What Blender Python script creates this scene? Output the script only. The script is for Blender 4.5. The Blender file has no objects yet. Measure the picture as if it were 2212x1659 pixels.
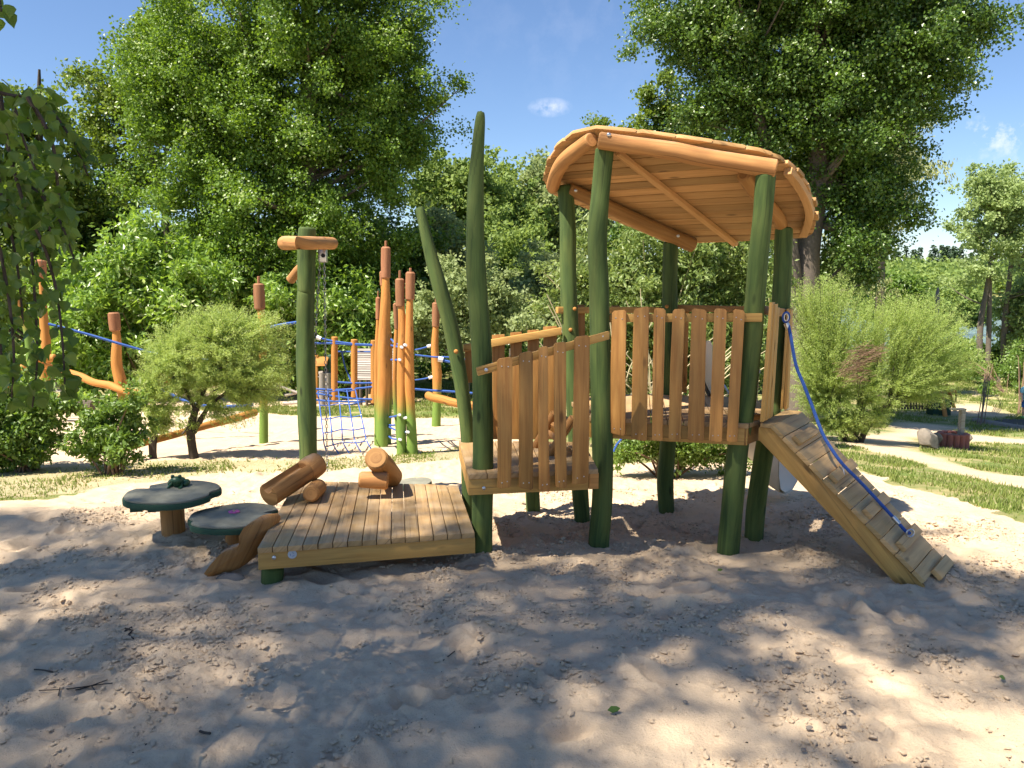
import bpy, bmesh, math, random
import numpy as np
from mathutils import Vector, Matrix
from math import radians, sin, cos, tan, pi
random.seed(7); RNG = np.random.default_rng(7)
sc = bpy.context.scene; COL = sc.collection

# ------------------------------------------------------------------ camera
F = 1703.0; CX = 1106.0; CY = 829.5; PITCH = radians(7.34); CH = 1.65
cam = bpy.data.cameras.new('camera'); camo = bpy.data.objects.new('camera', cam); COL.objects.link(camo)
camo.location = (0, 0, CH); camo.rotation_euler = (pi / 2 - PITCH, 0, 0)
cam.sensor_width = 36; cam.lens = 36 * F / 2212; cam.clip_start = .05; cam.clip_end = 2000
sc.camera = camo
sc.render.resolution_x = 1024; sc.render.resolution_y = 768
# ------------------------------------------------------------------ sky and sun
ELEV = radians(59); AZF = radians(33)
S = Vector((-cos(ELEV) * cos(AZF), -cos(ELEV) * sin(AZF), sin(ELEV)))
world = bpy.data.worlds.new('World'); sc.world = world; world.use_nodes = True
nt = world.node_tree; nt.nodes.clear()
wo = nt.nodes.new('ShaderNodeOutputWorld'); bg = nt.nodes.new('ShaderNodeBackground')
sky = nt.nodes.new('ShaderNodeTexSky'); sky.sky_type = 'NISHITA'; sky.sun_disc = False
sky.sun_elevation = ELEV; sky.sun_rotation = math.atan2(S.x, S.y); sky.air_density = 1.0; sky.dust_density = 0.0; sky.ozone_density = 6.0
bg.inputs['Strength'].default_value = .082
tc = nt.nodes.new('ShaderNodeTexCoord')
def wnode(t, **k):
    n = nt.nodes.new(t)
    for a, b in k.items(): setattr(n, a, b)
    return n
last = sky.outputs['Color']
nz = wnode('ShaderNodeTexNoise'); nz.inputs['Scale'].default_value = 26; nz.inputs['Detail'].default_value = 7; nz.inputs['Roughness'].default_value = .62
nt.links.new(tc.outputs['Generated'], nz.inputs['Vector'])
def cloud(u, v, wu, wv, amt):
    global last
    d = Vector(((u - CX) / F, cos(PITCH) + sin(PITCH) * (CY - v) / F, -sin(PITCH) + cos(PITCH) * (CY - v) / F)).normalized()
    sub = wnode('ShaderNodeVectorMath', operation='SUBTRACT'); sub.inputs[1].default_value = d
    mul = wnode('ShaderNodeVectorMath', operation='MULTIPLY'); mul.inputs[1].default_value = (F / wu, F / wu * .5, F / wv)
    ln = wnode('ShaderNodeVectorMath', operation='LENGTH')
    mr = wnode('ShaderNodeMapRange'); mr.inputs['From Min'].default_value = 1.0; mr.inputs['From Max'].default_value = 0.1
    m2 = wnode('ShaderNodeMapRange'); m2.inputs['From Min'].default_value = .47; m2.inputs['From Max'].default_value = .66
    mm = wnode('ShaderNodeMath', operation='MULTIPLY'); m3 = wnode('ShaderNodeMath', operation='MULTIPLY'); m3.inputs[1].default_value = amt
    mix = wnode('ShaderNodeMix', data_type='RGBA'); mix.inputs['B'].default_value = (7.2, 7.5, 8.2, 1)
    L = nt.links.new
    L(tc.outputs['Generated'], sub.inputs[0]); L(sub.outputs[0], mul.inputs[0]); L(mul.outputs[0], ln.inputs[0]); L(ln.outputs['Value'], mr.inputs['Value'])
    L(nz.outputs['Fac'], m2.inputs['Value']); L(mr.outputs[0], mm.inputs[0]); L(m2.outputs[0], mm.inputs[1]); L(mm.outputs[0], m3.inputs[0])
    L(m3.outputs[0], mix.inputs['Factor']); L(last, mix.inputs['A']); last = mix.outputs['Result']
cloud(1188, 232, 48, 20, .9); cloud(2130, 280, 130, 34, .8); cloud(2190, 305, 120, 45, .8); cloud(1280, 60, 420, 180, .05)
tint = wnode('ShaderNodeMix', data_type='RGBA', blend_type='MULTIPLY'); tint.inputs['Factor'].default_value = 1; tint.inputs['B'].default_value = (.79, .77, .79, 1)
nt.links.new(last, tint.inputs['A']); nt.links.new(tint.outputs['Result'], bg.inputs['Color']); nt.links.new(bg.outputs[0], wo.inputs['Surface'])
sl = bpy.data.lights.new('sun', 'SUN'); sl.energy = 4.9; sl.angle = radians(.53); sl.color = (1, .91, .77)
so = bpy.data.objects.new('sun', sl); COL.objects.link(so); so.rotation_euler = S.to_track_quat('Z', 'Y').to_euler(); so.location = (-20, -4, 40)
sc.view_settings.view_transform = 'Standard'; sc.view_settings.look = 'None'; sc.view_settings.exposure = 1.37; sc.view_settings.gamma = 1
cy = sc.cycles; cy.max_bounces = 7; cy.diffuse_bounces = 3; cy.glossy_bounces = 2; cy.transmission_bounces = 3; cy.transparent_max_bounces = 4
cy.use_denoising = True; cy.caustics_reflective = False; cy.caustics_refractive = False; cy.sample_clamp_indirect = 6

# ------------------------------------------------------------------ reading the photograph: pixel (2212 x 1659) to world
C0 = Vector((0, 0, CH))
def ray(u, v):
    a = (u - CX) / F; b = (CY - v) / F
    return Vector((a, cos(PITCH) + b * sin(PITCH), -sin(PITCH) + b * cos(PITCH)))
def P(u, v, Y):
    d = ray(u, v); return C0 + d * (Y / d.y)
def W(px, p):
    d = p - C0; return px / F * (d.y * cos(PITCH) - d.z * sin(PITCH))
def onplane(u, v, p, n):
    d = ray(u, v); return C0 + d * ((Vector(p) - C0).dot(n) / d.dot(n))
def HP(z): return lambda u, v: onplane(u, v, (0, 0, z), Vector((0, 0, 1)))
def VP(a, b):
    a = Vector(a); b = Vector(b); n = Vector((b.y - a.y, a.x - b.x, 0)).normalized()
    return lambda u, v: onplane(u, v, (a.x, a.y, 0), n)
def project(x, y, z):
    dy = y; dz = z - CH
    dep = dy * cos(PITCH) - dz * sin(PITCH); up = dy * sin(PITCH) + dz * cos(PITCH)
    return CX + F * x / dep, CY - F * up / dep, dep
def crop(x0, y0, k): return lambda x, y: ((x0 + x * k) / 1.736, (y0 + y * k) / 1.736)
K1 = crop(1900, 400, .5666); K2 = crop(1900, 1100, .6027); K3 = crop(1650, 1100, .6029); K4 = crop(2650, 1050, .7235); K5 = crop(400, 1600, .6555)
K6 = crop(900, 800, .5727); K7 = crop(0, 900, .5425); K8 = crop(1050, 1150, .3617); K9 = crop(3200, 1300, .3616)

_py = np.array([-50, 5, 6, 8, 10, 14, 20, 28, 36, 44, 60, 800.]); _pz = np.array([0, 0, -.10, -.28, -.47, -.85, -1.35, -1.8, -2.1, -2.5, -2.7, -2.7])
def gz(x, y):
    x = np.asarray(x, float); y = np.asarray(y, float)
    z = np.interp(y, _py, _pz)
    z = z - .08 * np.clip(x - 2.5, 0, 9) * np.clip((y - 5.5) / 4, 0, 1)
    st = lambda a, b, t: (lambda q: q * q * (3 - 2 * q))(np.clip((t - a) / (b - a), 0, 1))
    right = st(6, 14, x - (y - 40) * .12)
    z = z + (1 - right) * st(30, 70, y) * 5.0                     # wooded rise on the left
    z = z - right * st(40, 50, y) * 1.0                           # lake bed on the right
    z = z + right * st(170, 270, y) * 7.0 + st(270, 420, y) * 2
    z = z - .09 * np.exp(-((x - 1.6) ** 2 + (y - 5.25) ** 2) / .5) - .05 * np.exp(-((x - .5) ** 2 + (y - 5.5) ** 2) / .5)
    z = z + .05 * np.exp(-((x - 2.5) ** 2 / .6 + (y - 5.9) ** 2 / .3)) + .04 * np.exp(-((x + 3) ** 2 / 3 + (y - 5.6) ** 2 / .3))
    return z
def gzf(x, y): return float(gz(x, y))
def G(u, v):
    d = ray(u, v); Y = .6; lastf = 1
    while Y < 300:
        p = C0 + d * (Y / d.y)
        if p.z < gzf(p.x, p.y):
            lo, hi = Y / 1.02, Y
            for _ in range(18):
                m = (lo + hi) / 2; p = C0 + d * (m / d.y)
                if p.z < gzf(p.x, p.y): hi = m
                else: lo = m
            return p
        Y *= 1.02
    return C0 + d * (300 / d.y)

# ------------------------------------------------------------------ noise
def vnoise(x, y, s, seed):
    r = np.random.default_rng(seed).random((257, 257))
    X = x / s + 1000.37; Y = y / s + 1000.71
    i = np.floor(X).astype(int); j = np.floor(Y).astype(int); fx = X - i; fy = Y - j
    fx = fx * fx * (3 - 2 * fx); fy = fy * fy * (3 - 2 * fy); i %= 256; j %= 256
    return (r[i, j] * (1 - fx) + r[i + 1, j] * fx) * (1 - fy) + (r[i, j + 1] * (1 - fx) + r[i + 1, j + 1] * fx) * fy - .5

# ------------------------------------------------------------------ materials
def newmat(name):
    m = bpy.data.materials.new(name); m.use_nodes = True
    t = m.node_tree; t.nodes.clear(); o = t.nodes.new('ShaderNodeOutputMaterial')
    def N(ty, inp=None, **k):
        n = t.nodes.new(ty)
        for a, b in k.items(): setattr(n, a, b)
        for a, b in (inp or {}).items():
            if isinstance(b, bpy.types.NodeSocket): t.links.new(b, n.inputs[a])
            else: n.inputs[a].default_value = b
        return n
    return m, t, o, N
def c4(c): return (c[0], c[1], c[2], 1)
def mixc(N, f, a, b):
    n = N('ShaderNodeMix', data_type='RGBA')
    for k, v in ((0, f), (6, a), (7, b)):
        if isinstance(v, bpy.types.NodeSocket): n.id_data.links.new(v, n.inputs[k])
        else: n.inputs[k].default_value = v if k == 0 else c4(v)
    return n.outputs[2]
def wood(name, c1, c2, c3, rough=.62, grain=1.0, spread=.35, green=None, knots=True, dust=0):
    """c1 light grain, c2 dark grain, c3 weather tint; per-piece variation from the 'rnd' face attribute"""
    m, t, o, N = newmat(name)
    uv = N('ShaderNodeUVMap', uv_map='UVMap').outputs[0]
    at = N('ShaderNodeAttribute', attribute_name='rnd').outputs['Fac']
    geo = N('ShaderNodeNewGeometry').outputs['Position']
    mp = N('ShaderNodeMapping', {'Vector': uv, 'Scale': (2.2, 34 * grain, 1)}).outputs[0]
    n1 = N('ShaderNodeTexNoise', {'Vector': mp, 'Scale': 1.0, 'Detail': 5, 'Roughness': .6, 'Distortion': .6}).outputs[0]
    mp2 = N('ShaderNodeMapping', {'Vector': uv, 'Scale': (1.6, 7, 1)}).outputs[0]
    n2 = N('ShaderNodeTexNoise', {'Vector': mp2, 'Scale': 1.3, 'Detail': 3}).outputs[0]
    col = mixc(N, N('ShaderNodeMapRange', {0: n1, 1: .32, 2: .7}).outputs[0], c1, c2)
    col = mixc(N, N('ShaderNodeMapRange', {0: n2, 1: .45, 2: .75, 4: .55}).outputs[0], col, c3)
    ck = N('ShaderNodeTexNoise', {'Vector': N('ShaderNodeMapping', {'Vector': uv, 'Scale': (.9, 60, 1)}).outputs[0], 'Scale': 1.0, 'Detail': 2}).outputs[0]
    col = mixc(N, N('ShaderNodeMapRange', {0: ck, 1: .64, 2: .70, 4: .55}).outputs[0], col, [c * .3 for c in c2])
    if knots:
        vo = N('ShaderNodeTexVoronoi', {'Vector': N('ShaderNodeMapping', {'Vector': uv, 'Scale': (2.4, 7, 1)}).outputs[0], 'Scale': 1.0, 'Randomness': 1.0}).outputs['Distance']
        kf = N('ShaderNodeMapRange', {0: vo, 1: .05, 2: .12, 3: .75, 4: 0}).outputs[0]
        col = mixc(N, kf, col, [c * .35 for c in c2])
    if green:
        px = N('ShaderNodeSeparateXYZ', {0: uv}).outputs[0]
        ns = N('ShaderNodeTexNoise', {'Vector': mp2, 'Scale': .8}).outputs[0]
        ad = N('ShaderNodeMath', {0: N('ShaderNodeMath', {0: ns, 1: .5}, operation='MULTIPLY').outputs[0], 1: px}, operation='ADD').outputs[0]
        gcol = mixc(N, N('ShaderNodeMapRange', {0: n1, 1: .3, 2: .7}).outputs[0], green[0], green[1])
        col = mixc(N, N('ShaderNodeMapRange', {0: ad, 1: green[2], 2: green[2] + .3, 3: 1, 4: 0}).outputs[0], col, gcol)
    hs = N('ShaderNodeHueSaturation', {'Color': col, 'Value': N('ShaderNodeMapRange', {0: at, 3: 1 - spread, 4: 1 + spread}).outputs[0], 'Hue': N('ShaderNodeMapRange', {0: at, 3: .503, 4: .497}).outputs[0]}).outputs[0]
    if dust:
        nn = N('ShaderNodeTexNoise', {'Vector': geo, 'Scale': 5, 'Detail': 6, 'Roughness': .7}).outputs[0]
        nzz = N('ShaderNodeSeparateXYZ', {0: N('ShaderNodeNewGeometry').outputs['Normal']}).outputs[2]
        up = N('ShaderNodeMapRange', {0: nzz, 1: .6, 2: .95}).outputs[0]
        df = N('ShaderNodeMath', {0: up, 1: N('ShaderNodeMapRange', {0: nn, 1: .42, 2: .7, 4: dust}).outputs[0]}, operation='MULTIPLY').outputs[0]
        hs = mixc(N, df, hs, (.42, .37, .31))
    bp = N('ShaderNodeBump', {'Height': n1, 'Strength': .35, 'Distance': .004}).outputs[0]
    b = N('ShaderNodeBsdfPrincipled', {'Base Color': hs, 'Roughness': rough, 'Normal': bp, 'Specular IOR Level': .35})
    t.links.new(b.outputs[0], o.inputs[0]); return m
def plain(name, c, rough=.5, metal=0, var=.15, scale=30, bump=.1, spec=.5):
    m, t, o, N = newmat(name)
    tcn = N('ShaderNodeTexCoord').outputs['Object']
    n1 = N('ShaderNodeTexNoise', {'Vector': tcn, 'Scale': scale, 'Detail': 5, 'Roughness': .65}).outputs[0]
    col = mixc(N, n1, [x * (1 - var) for x in c], [min(1, x * (1 + var)) for x in c])
    bp = N('ShaderNodeBump', {'Height': n1, 'Strength': bump, 'Distance': .01}).outputs[0]
    b = N('ShaderNodeBsdfPrincipled', {'Base Color': col, 'Roughness': rough, 'Metallic': metal, 'Normal': bp, 'Specular IOR Level': spec})
    t.links.new(b.outputs[0], o.inputs[0]); return m
def leafmat(name, ca, cb, cc=None, trans=.38, rough=.42, sheen=.5):
    m, t, o, N = newmat(name)
    at = N('ShaderNodeAttribute', attribute_name='rnd').outputs['Fac']
    col = mixc(N, at, ca, cb)
    if cc: col = mixc(N, N('ShaderNodeMapRange', {0: at, 1: .86, 2: .93}).outputs[0], col, cc)
    b = N('ShaderNodeBsdfPrincipled', {'Base Color': col, 'Roughness': rough, 'Specular IOR Level': sheen})
    hs = N('ShaderNodeHueSaturation', {'Color': col, 'Hue': .485, 'Saturation': 1.1, 'Value': 1.5}).outputs[0]
    tr = N('ShaderNodeBsdfTranslucent', {'Color': hs})
    mx = N('ShaderNodeMixShader', {0: trans, 1: b.outputs[0], 2: tr.outputs[0]})
    t.links.new(mx.outputs[0], o.inputs[0]); return m
M = {}
M['board'] = wood('brown_board', (.45, .225, .062), (.27, .115, .028), (.45, .26, .08), spread=.36)
M['deck'] = wood('deck_board', (.48, .31, .14), (.30, .18, .075), (.38, .27, .16), spread=.22, dust=.35)
M['beam'] = wood('sawn_beam', (.52, .31, .085), (.36, .19, .05), (.46, .27, .08), spread=.14)
M['roofw'] = wood('roof_board', (.50, .295, .12), (.36, .195, .07), (.43, .25, .10), spread=.28, rough=.75)
M['log'] = wood('debarked_log', (.45, .23, .075), (.27, .12, .036), (.36, .18, .06), spread=.2, dust=.45, rough=.72)
M['green'] = wood('green_stained_post', (.088, .135, .034), (.026, .052, .014), (.15, .175, .045), spread=.14, knots=True, grain=.8, rough=.85)
M['orange'] = wood('orange_stained_log', (.50, .23, .056), (.38, .155, .032), (.45, .19, .042), spread=.14, grain=.6, rough=.75)
M['cattail'] = wood('cattail_stem', (.49, .225, .055), (.37, .155, .034), (.43, .19, .042), spread=.12, grain=.5, green=((.15, .25, .045), (.10, .18, .03), 1.0), rough=.75)
M['head'] = wood('cattail_head', (.33, .155, .075), (.23, .095, .045), (.28, .125, .06), spread=.12, grain=.6, knots=False, rough=.8)
M['grey_wood'] = wood('weathered_grey_board', (.40, .36, .32), (.24, .20, .17), (.32, .28, .24), spread=.25)
M['dark_wood'] = wood('dark_weathered_post', (.12, .09, .06), (.06, .045, .03), (.09, .07, .05), spread=.25)
M['steel'] = plain('galvanised_steel', (.55, .56, .57), .32, .9, .1)
M['chain'] = plain('chain_steel', (.33, .33, .33), .4, .9, .2)
M['blue'] = plain('blue_rope', (.03, .10, .38), .75, 0, .35, 400, .6)
M['clamp'] = plain('white_clamp', (.72, .74, .76), .4, .1)
M['lily'] = plain('green_rubber', (.022, .065, .038), .85, 0, .35, 40)
M['lilytop'] = plain('sandy_rubber_top', (.20, .20, .16), .95, 0, .55, 9, .5, .2)
M['frog'] = plain('dark_green_rubber', (.02, .07, .03), .4, 0, .3, 60)
M['pink'] = plain('pink_plastic', (.55, .10, .30), .5)
M['slide'] = plain('beige_plastic', (.74, .62, .46), .45, 0, .05, 3, .02)
M['rampw'] = wood('ramp_board', (.56, .36, .15), (.38, .225, .085), (.48, .32, .15), spread=.2, dust=.18)
M['stone'] = plain('boulder_stone', (.19, .165, .14), .9, 0, .45, 14, 1.0)
M['brick'] = plain('red_concrete', (.36, .13, .10), .9, 0, .2, 30, .5)
M['black'] = plain('black_rubber', (.012, .012, .014), .7)
M['sticker'] = plain('silver_sticker', (.45, .5, .55), .4, .2)
M['bark'] = plain('grey_bark', (.13, .105, .085), .95, 0, .6, 14, 1.0)
M['darkbark'] = plain('dark_bark', (.055, .042, .032), .95, 0, .5, 14, 1.0)
M['palestem'] = plain('pale_dry_stem', (.42, .36, .22), .8)
M['brownstem'] = plain('brown_twig', (.16, .10, .06), .85)
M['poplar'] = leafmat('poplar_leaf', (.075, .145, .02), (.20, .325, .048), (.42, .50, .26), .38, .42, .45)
M['poplar_r'] = leafmat('poplar_leaf_shade_tone', (.05, .105, .018), (.13, .22, .036), (.36, .45, .22), .32, .36, .55)  # darker copy of the poplar leaf; the right crown's shade is in its colour
M['poplar_dark'] = leafmat('dark_poplar_leaf', (.05, .11, .018), (.12, .21, .03), (.27, .36, .14), .36, .4, .7)  # dark leaf copy; deep shade of the wood is put into the colour
M['lace'] = leafmat('thicket_leaf', (.10, .165, .04), (.27, .345, .10), (.42, .47, .24), .42, .45, .5)
M['alder'] = leafmat('alder_leaf', (.08, .14, .022), (.19, .27, .045), (.32, .38, .14), .38, .4, .6)
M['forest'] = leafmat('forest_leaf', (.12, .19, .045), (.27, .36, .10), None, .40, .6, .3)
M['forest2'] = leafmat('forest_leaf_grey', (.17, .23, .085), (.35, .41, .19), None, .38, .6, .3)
M['fresh'] = leafmat('fresh_leaf', (.12, .23, .03), (.27, .40, .08), (.56, .62, .40), .44, .38, .8)
M['willow'] = leafmat('willow_leaf', (.23, .33, .075), (.44, .53, .18), (.58, .64, .34), .42, .5, .4)
M['hedge'] = leafmat('shrub_leaf', (.08, .155, .025), (.20, .31, .055), (.36, .43, .2), .40, .45, .6)
M['birch'] = leafmat('birch_leaf', (.06, .125, .02), (.14, .22, .04), None, .5, .4, .5)
M['lightleaf'] = leafmat('pale_leaf', (.19, .27, .09), (.36, .45, .19), None, .44, .5, .4)
M['palewillow'] = leafmat('silvery_leaf', (.20, .25, .09), (.36, .38, .17), None, .3, .5, .4)
M['conifer'] = leafmat('far_conifer', (.03, .06, .03), (.06, .10, .045), None, .1, .8, .2)
M['grass'] = leafmat('grass_blade', (.12, .18, .03), (.27, .31, .09), (.46, .42, .22), .3, .6, .3)
M['skin'] = plain('skin', (.55, .33, .24), .5)
M['shirt'] = plain('light_blue_cotton', (.28, .58, .66), .85)
M['shorts'] = plain('blue_cotton', (.03, .12, .35), .85)
M['shoe'] = plain('green_rubber_shoe', (.10, .60, .18), .5)
M['hair'] = plain('brown_hair', (.10, .06, .03), .6)
M['bird'] = plain('grey_statue', (.10, .11, .13), .7)

# ------------------------------------------------------------------ object helpers
WO = {}
def link(o, origin, parent=None):
    COL.objects.link(o); WO[o.name] = Vector(origin)
    if parent is not None:
        o.parent = parent; o.location = Vector(origin) - WO[parent.name]
    else: o.location = Vector(origin)
    return o
def tag(o, label=None, cat=None, group=None, kind=None):
    if label: o['label'] = label
    if cat: o['category'] = cat
    if group: o['group'] = group
    if kind: o['kind'] = kind
    return o
def thing(name, label, cat, loc, group=None):
    return tag(link(bpy.data.objects.new(name, None), loc), label, cat, group)
def cat_rom(pts, rad, s):
    if s <= 1 or len(pts) < 3: return [Vector(p) for p in pts], list(rad)
    P_ = [Vector(p) for p in pts]; out = []; ro = []
    for i in range(len(P_) - 1):
        p0 = P_[max(i - 1, 0)]; p1 = P_[i]; p2 = P_[i + 1]; p3 = P_[min(i + 2, len(P_) - 1)]
        for k in range(s):
            t = k / s
            out.append(.5 * ((2 * p1) + (p2 - p0) * t + (2 * p0 - 5 * p1 + 4 * p2 - p3) * t * t + (3 * p1 - p0 - 3 * p2 + p3) * t ** 3))
            ro.append(rad[i] * (1 - t) + rad[i + 1] * t)
    out.append(P_[-1]); ro.append(rad[-1]); return out, ro
class MB:
    def __init__(s): s.v = []; s.f = []; s.uv = []; s.r = []
    def tube(s, pts, rad, n=12, sub=1, rough=0, caps=True, oval=1.0, bevel=0, rnd=None):
        if not hasattr(rad, '__len__'): rad = [rad] * len(pts)
        pts, rad = cat_rom(pts, rad, sub)
        if bevel:
            d = (pts[1] - pts[0]).normalized(); e = (pts[-1] - pts[-2]).normalized()
            pts = [pts[0], pts[0] + d * bevel] + pts[1:-1] + [pts[-1] - e * bevel, pts[-1]]
            rad = [rad[0] - bevel, rad[0]] + rad[1:-1] + [rad[-1], rad[-1] - bevel]
        b0 = len(s.v); L = 0; off = random.random() * 3; r_ = random.random() if rnd is None else rnd; ph = random.random() * 6
        tprev = (pts[1] - pts[0]).normalized(); a = tprev.orthogonal().normalized(); us = []
        for i, p in enumerate(pts):
            tn = ((pts[min(i + 1, len(pts) - 1)] - pts[max(i - 1, 0)])).normalized()
            a = (a - tn * a.dot(tn)).normalized(); b = tn.cross(a)
            if i: L += (p - pts[i - 1]).length
            us.append(L)
            for k in range(n):
                th = 2 * pi * k / n
                rr = rad[i] * (1 + rough * (sin(th * 2 + ph + L * 5) * .5 + sin(th * 3 - L * 9 + ph) * .35 + sin(L * 14 + ph * 2) * .4))
                s.v.append(p + a * cos(th) * rr + b * sin(th) * rr * oval)
        for i in range(len(pts) - 1):
            for k in range(n):
                k2 = (k + 1) % n
                s.f.append((b0 + i * n + k, b0 + i * n + k2, b0 + (i + 1) * n + k2, b0 + (i + 1) * n + k))
                w = 2 * pi * rad[i] / n
                s.uv.append([(us[i], k * w + off), (us[i], (k + 1) * w + off), (us[i + 1], (k + 1) * w + off), (us[i + 1], k * w + off)]); s.r.append(r_)
        if caps:
            for ring, rev in ((0, True), (len(pts) - 1, False)):
                c = pts[ring]; s.v.append(c.copy()); ci = len(s.v) - 1; R_ = rad[ring]
                for k in range(n):
                    k2 = (k + 1) % n; a_, b_ = b0 + ring * n + k, b0 + ring * n + k2
                    f = (ci, b_, a_) if rev else (ci, a_, b_); ua = {ci: (us[ring] + k * .02, off), a_: (us[ring] + k * .02, off + R_ * 1.6), b_: (us[ring] + (k + 1) * .02, off + R_ * 1.6)}
                    s.f.append(f); s.uv.append([ua[q] for q in f]); s.r.append(r_)
        return s
    def prism(s, poly, t, long=None, rnd=None):
        poly = [Vector(p) for p in poly]; t = Vector(t); n = len(poly); b0 = len(s.v)
        if long is None: long = (poly[-1] - poly[0])
        long = Vector(long).normalized(); nr = t.normalized(); cr = nr.cross(long).normalized()
        s.v += poly + [p + t for p in poly]; off = random.random() * 5; r_ = random.random() if rnd is None else rnd
        fs = [tuple(range(b0, b0 + n)), tuple(range(b0 + 2 * n - 1, b0 + n - 1, -1))] + [(b0 + i, b0 + n + i, b0 + n + (i + 1) % n, b0 + (i + 1) % n) for i in range(n)]
        for f in fs:
            s.f.append(f); s.uv.append([(s.v[q].dot(long) + off * 3, s.v[q].dot(cr) + s.v[q].dot(nr) + off) for q in f]); s.r.append(r_)
        return s
    def box(s, c, ax, h, rnd=None):
        c = Vector(c); x, y, z = [Vector(a).normalized() for a in ax]
        poly = [c - x * h[0] - y * h[1] - z * h[2], c + x * h[0] - y * h[1] - z * h[2], c + x * h[0] + y * h[1] - z * h[2], c - x * h[0] + y * h[1] - z * h[2]]
        return s.prism(poly, z * 2 * h[2], x, rnd)
    def ball(s, c, r, n=10, m=8, rnd=.5):
        c = Vector(c); r = Vector(r) if hasattr(r, '__len__') else Vector((r, r, r)); b0 = len(s.v)
        for i in range(m + 1):
            for k in range(n):
                th = pi * i / m; ph = 2 * pi * k / n
                s.v.append(c + Vector((r.x * sin(th) * cos(ph), r.y * sin(th) * sin(ph), r.z * cos(th))))
        for i in range(m):
            for k in range(n):
                q = (b0 + i * n + k, b0 + (i + 1) * n + k, b0 + (i + 1) * n + (k + 1) % n, b0 + i * n + (k + 1) % n)
                s.f.append(q); s.uv.append([(s.v[w].z, s.v[w].x) for w in q]); s.r.append(rnd)
        return s
    def build(s, name, mat, parent=None, bevel=0, ang=38, label=None, cat=None, group=None, kind=None, origin=None):
        V = s.v; cen = origin
        if cen is None:
            mn = Vector([min(p[i] for p in V) for i in range(3)]); mx = Vector([max(p[i] for p in V) for i in range(3)]); cen = (mn + mx) / 2
            if parent is None: cen.z = mn.z
        bm = bmesh.new(); vs = [bm.verts.new(p - cen) for p in V]
        uvl = bm.loops.layers.uv.new('UVMap'); rl = bm.faces.layers.float.new('rnd')
        for f, uv, r in zip(s.f, s.uv, s.r):
            try: bf = bm.faces.new([vs[q] for q in f])
            except ValueError: continue
            bf[rl] = r
            for lp, w in zip(bf.loops, uv): lp[uvl].uv = w
        bmesh.ops.remove_doubles(bm, verts=[v for v in bm.verts if False], dist=1e-6)
        if bevel:
            bm.normal_update()
            es = [e for e in bm.edges if len(e.link_faces) == 2 and e.calc_face_angle(0) > .7]
            bmesh.ops.bevel(bm, geom=es, offset=bevel, segments=2, affect='EDGES', profile=.6)
        me = bpy.data.meshes.new(name); bm.to_mesh(me); bm.free()
        me.materials.append(M[mat] if isinstance(mat, str) else mat)
        me.shade_smooth(); me.set_sharp_from_angle(angle=radians(ang))
        o = bpy.data.objects.new(name, me); link(o, cen, parent)
        return tag(o, label, cat, group, kind)
def npmesh(name, V, Fq, mat, rnd=None, parent=None, origin=None, smooth=False):
    """big mesh from numpy arrays; Fq (n,k) faces of constant size; rnd one value per face"""
    org = Vector(origin) if origin is not None else Vector([float(x) for x in V.mean(0)])
    V = V - np.array(org)
    me = bpy.data.meshes.new(name); n, k = Fq.shape
    me.vertices.add(len(V)); me.vertices.foreach_set('co', V.astype(np.float32).ravel())
    me.loops.add(n * k); me.loops.foreach_set('vertex_index', Fq.astype(np.int32).ravel())
    me.polygons.add(n); me.polygons.foreach_set('loop_start', np.arange(0, n * k, k, dtype=np.int32)); 
    me.update(calc_edges=True)
    if rnd is not None:
        a = me.attributes.new('rnd', 'FLOAT', 'FACE'); a.data.foreach_set('value', rnd.astype(np.float32))
    if smooth: me.shade_smooth()
    else: me.shade_flat()
    me.materials.append(M[mat] if isinstance(mat, str) else mat)
    return link(bpy.data.objects.new(name, me), org, parent)
def unit(a): return a / (np.linalg.norm(a, axis=1, keepdims=True) + 1e-9)
def leaf_arrays(Cn, D, Nn, L, Wd):
    """leaves: a four-cornered blade from the stalk along D, lying across the normal Nn"""
    D = unit(D); Sx = unit(np.cross(D, Nn)); L = L[:, None]; Wd = Wd[:, None]
    up = np.cross(Sx, D)
    v = np.stack([Cn, Cn + D * L * .42 + Sx * Wd * .5 + up * Wd * .12, Cn + D * L, Cn + D * L * .42 - Sx * Wd * .5 + up * Wd * .12], 1)
    return v.reshape(-1, 3), np.arange(len(Cn) * 4).reshape(-1, 4)

# ================================================================== PLAY TOWER
tower = thing('play_tower', 'wooden play tower on green posts with slanted plank roof, low deck, ramp and slide', 'play tower', (0.9, 5.2, 0))
def post_pts(spec, Y):
    pts = []; rad = []
    for i, s_ in enumerate(spec):
        y = Y if not isinstance(Y, (tuple, list)) else Y[0] + (Y[1] - Y[0]) * (s_[1] - spec[0][1]) / (spec[-1][1] - spec[0][1])
        p = P(s_[0], s_[1], y); pts.append(p); rad.append(W(s_[2], p) / 2)
    return pts, rad
def post(spec, Y, name='post', parent=None, mat='green', n=18, bev=.012, buried=.25, label=None):
    parent = parent or tower
    pts, rad = post_pts(spec, Y)
    if buried:
        d = pts[-1] - pts[-2]; d.normalize(); pts.append(pts[-1] + Vector((d.x * .3, d.y * .3, -1)) * buried); rad.append(rad[-1])
    m = MB(); m.tube(pts[::-1], rad[::-1], n=n, sub=5, rough=.035, bevel=bev); return m.build(name, mat, parent, label=label)
YA, YB, YC, YD, YE, YF, YG = 4.93, 4.78, 5.65, 6.0, 5.28, 4.70, 5.5
PA = post([(1306, 320, 40), (1297, 420, 40), (1290, 520, 42), (1294, 620, 44), (1296, 740, 45), (1299, 880, 45), (1302, 1000, 46), (1300, 1090, 45), (1294, 1166, 46)], YA)
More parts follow.
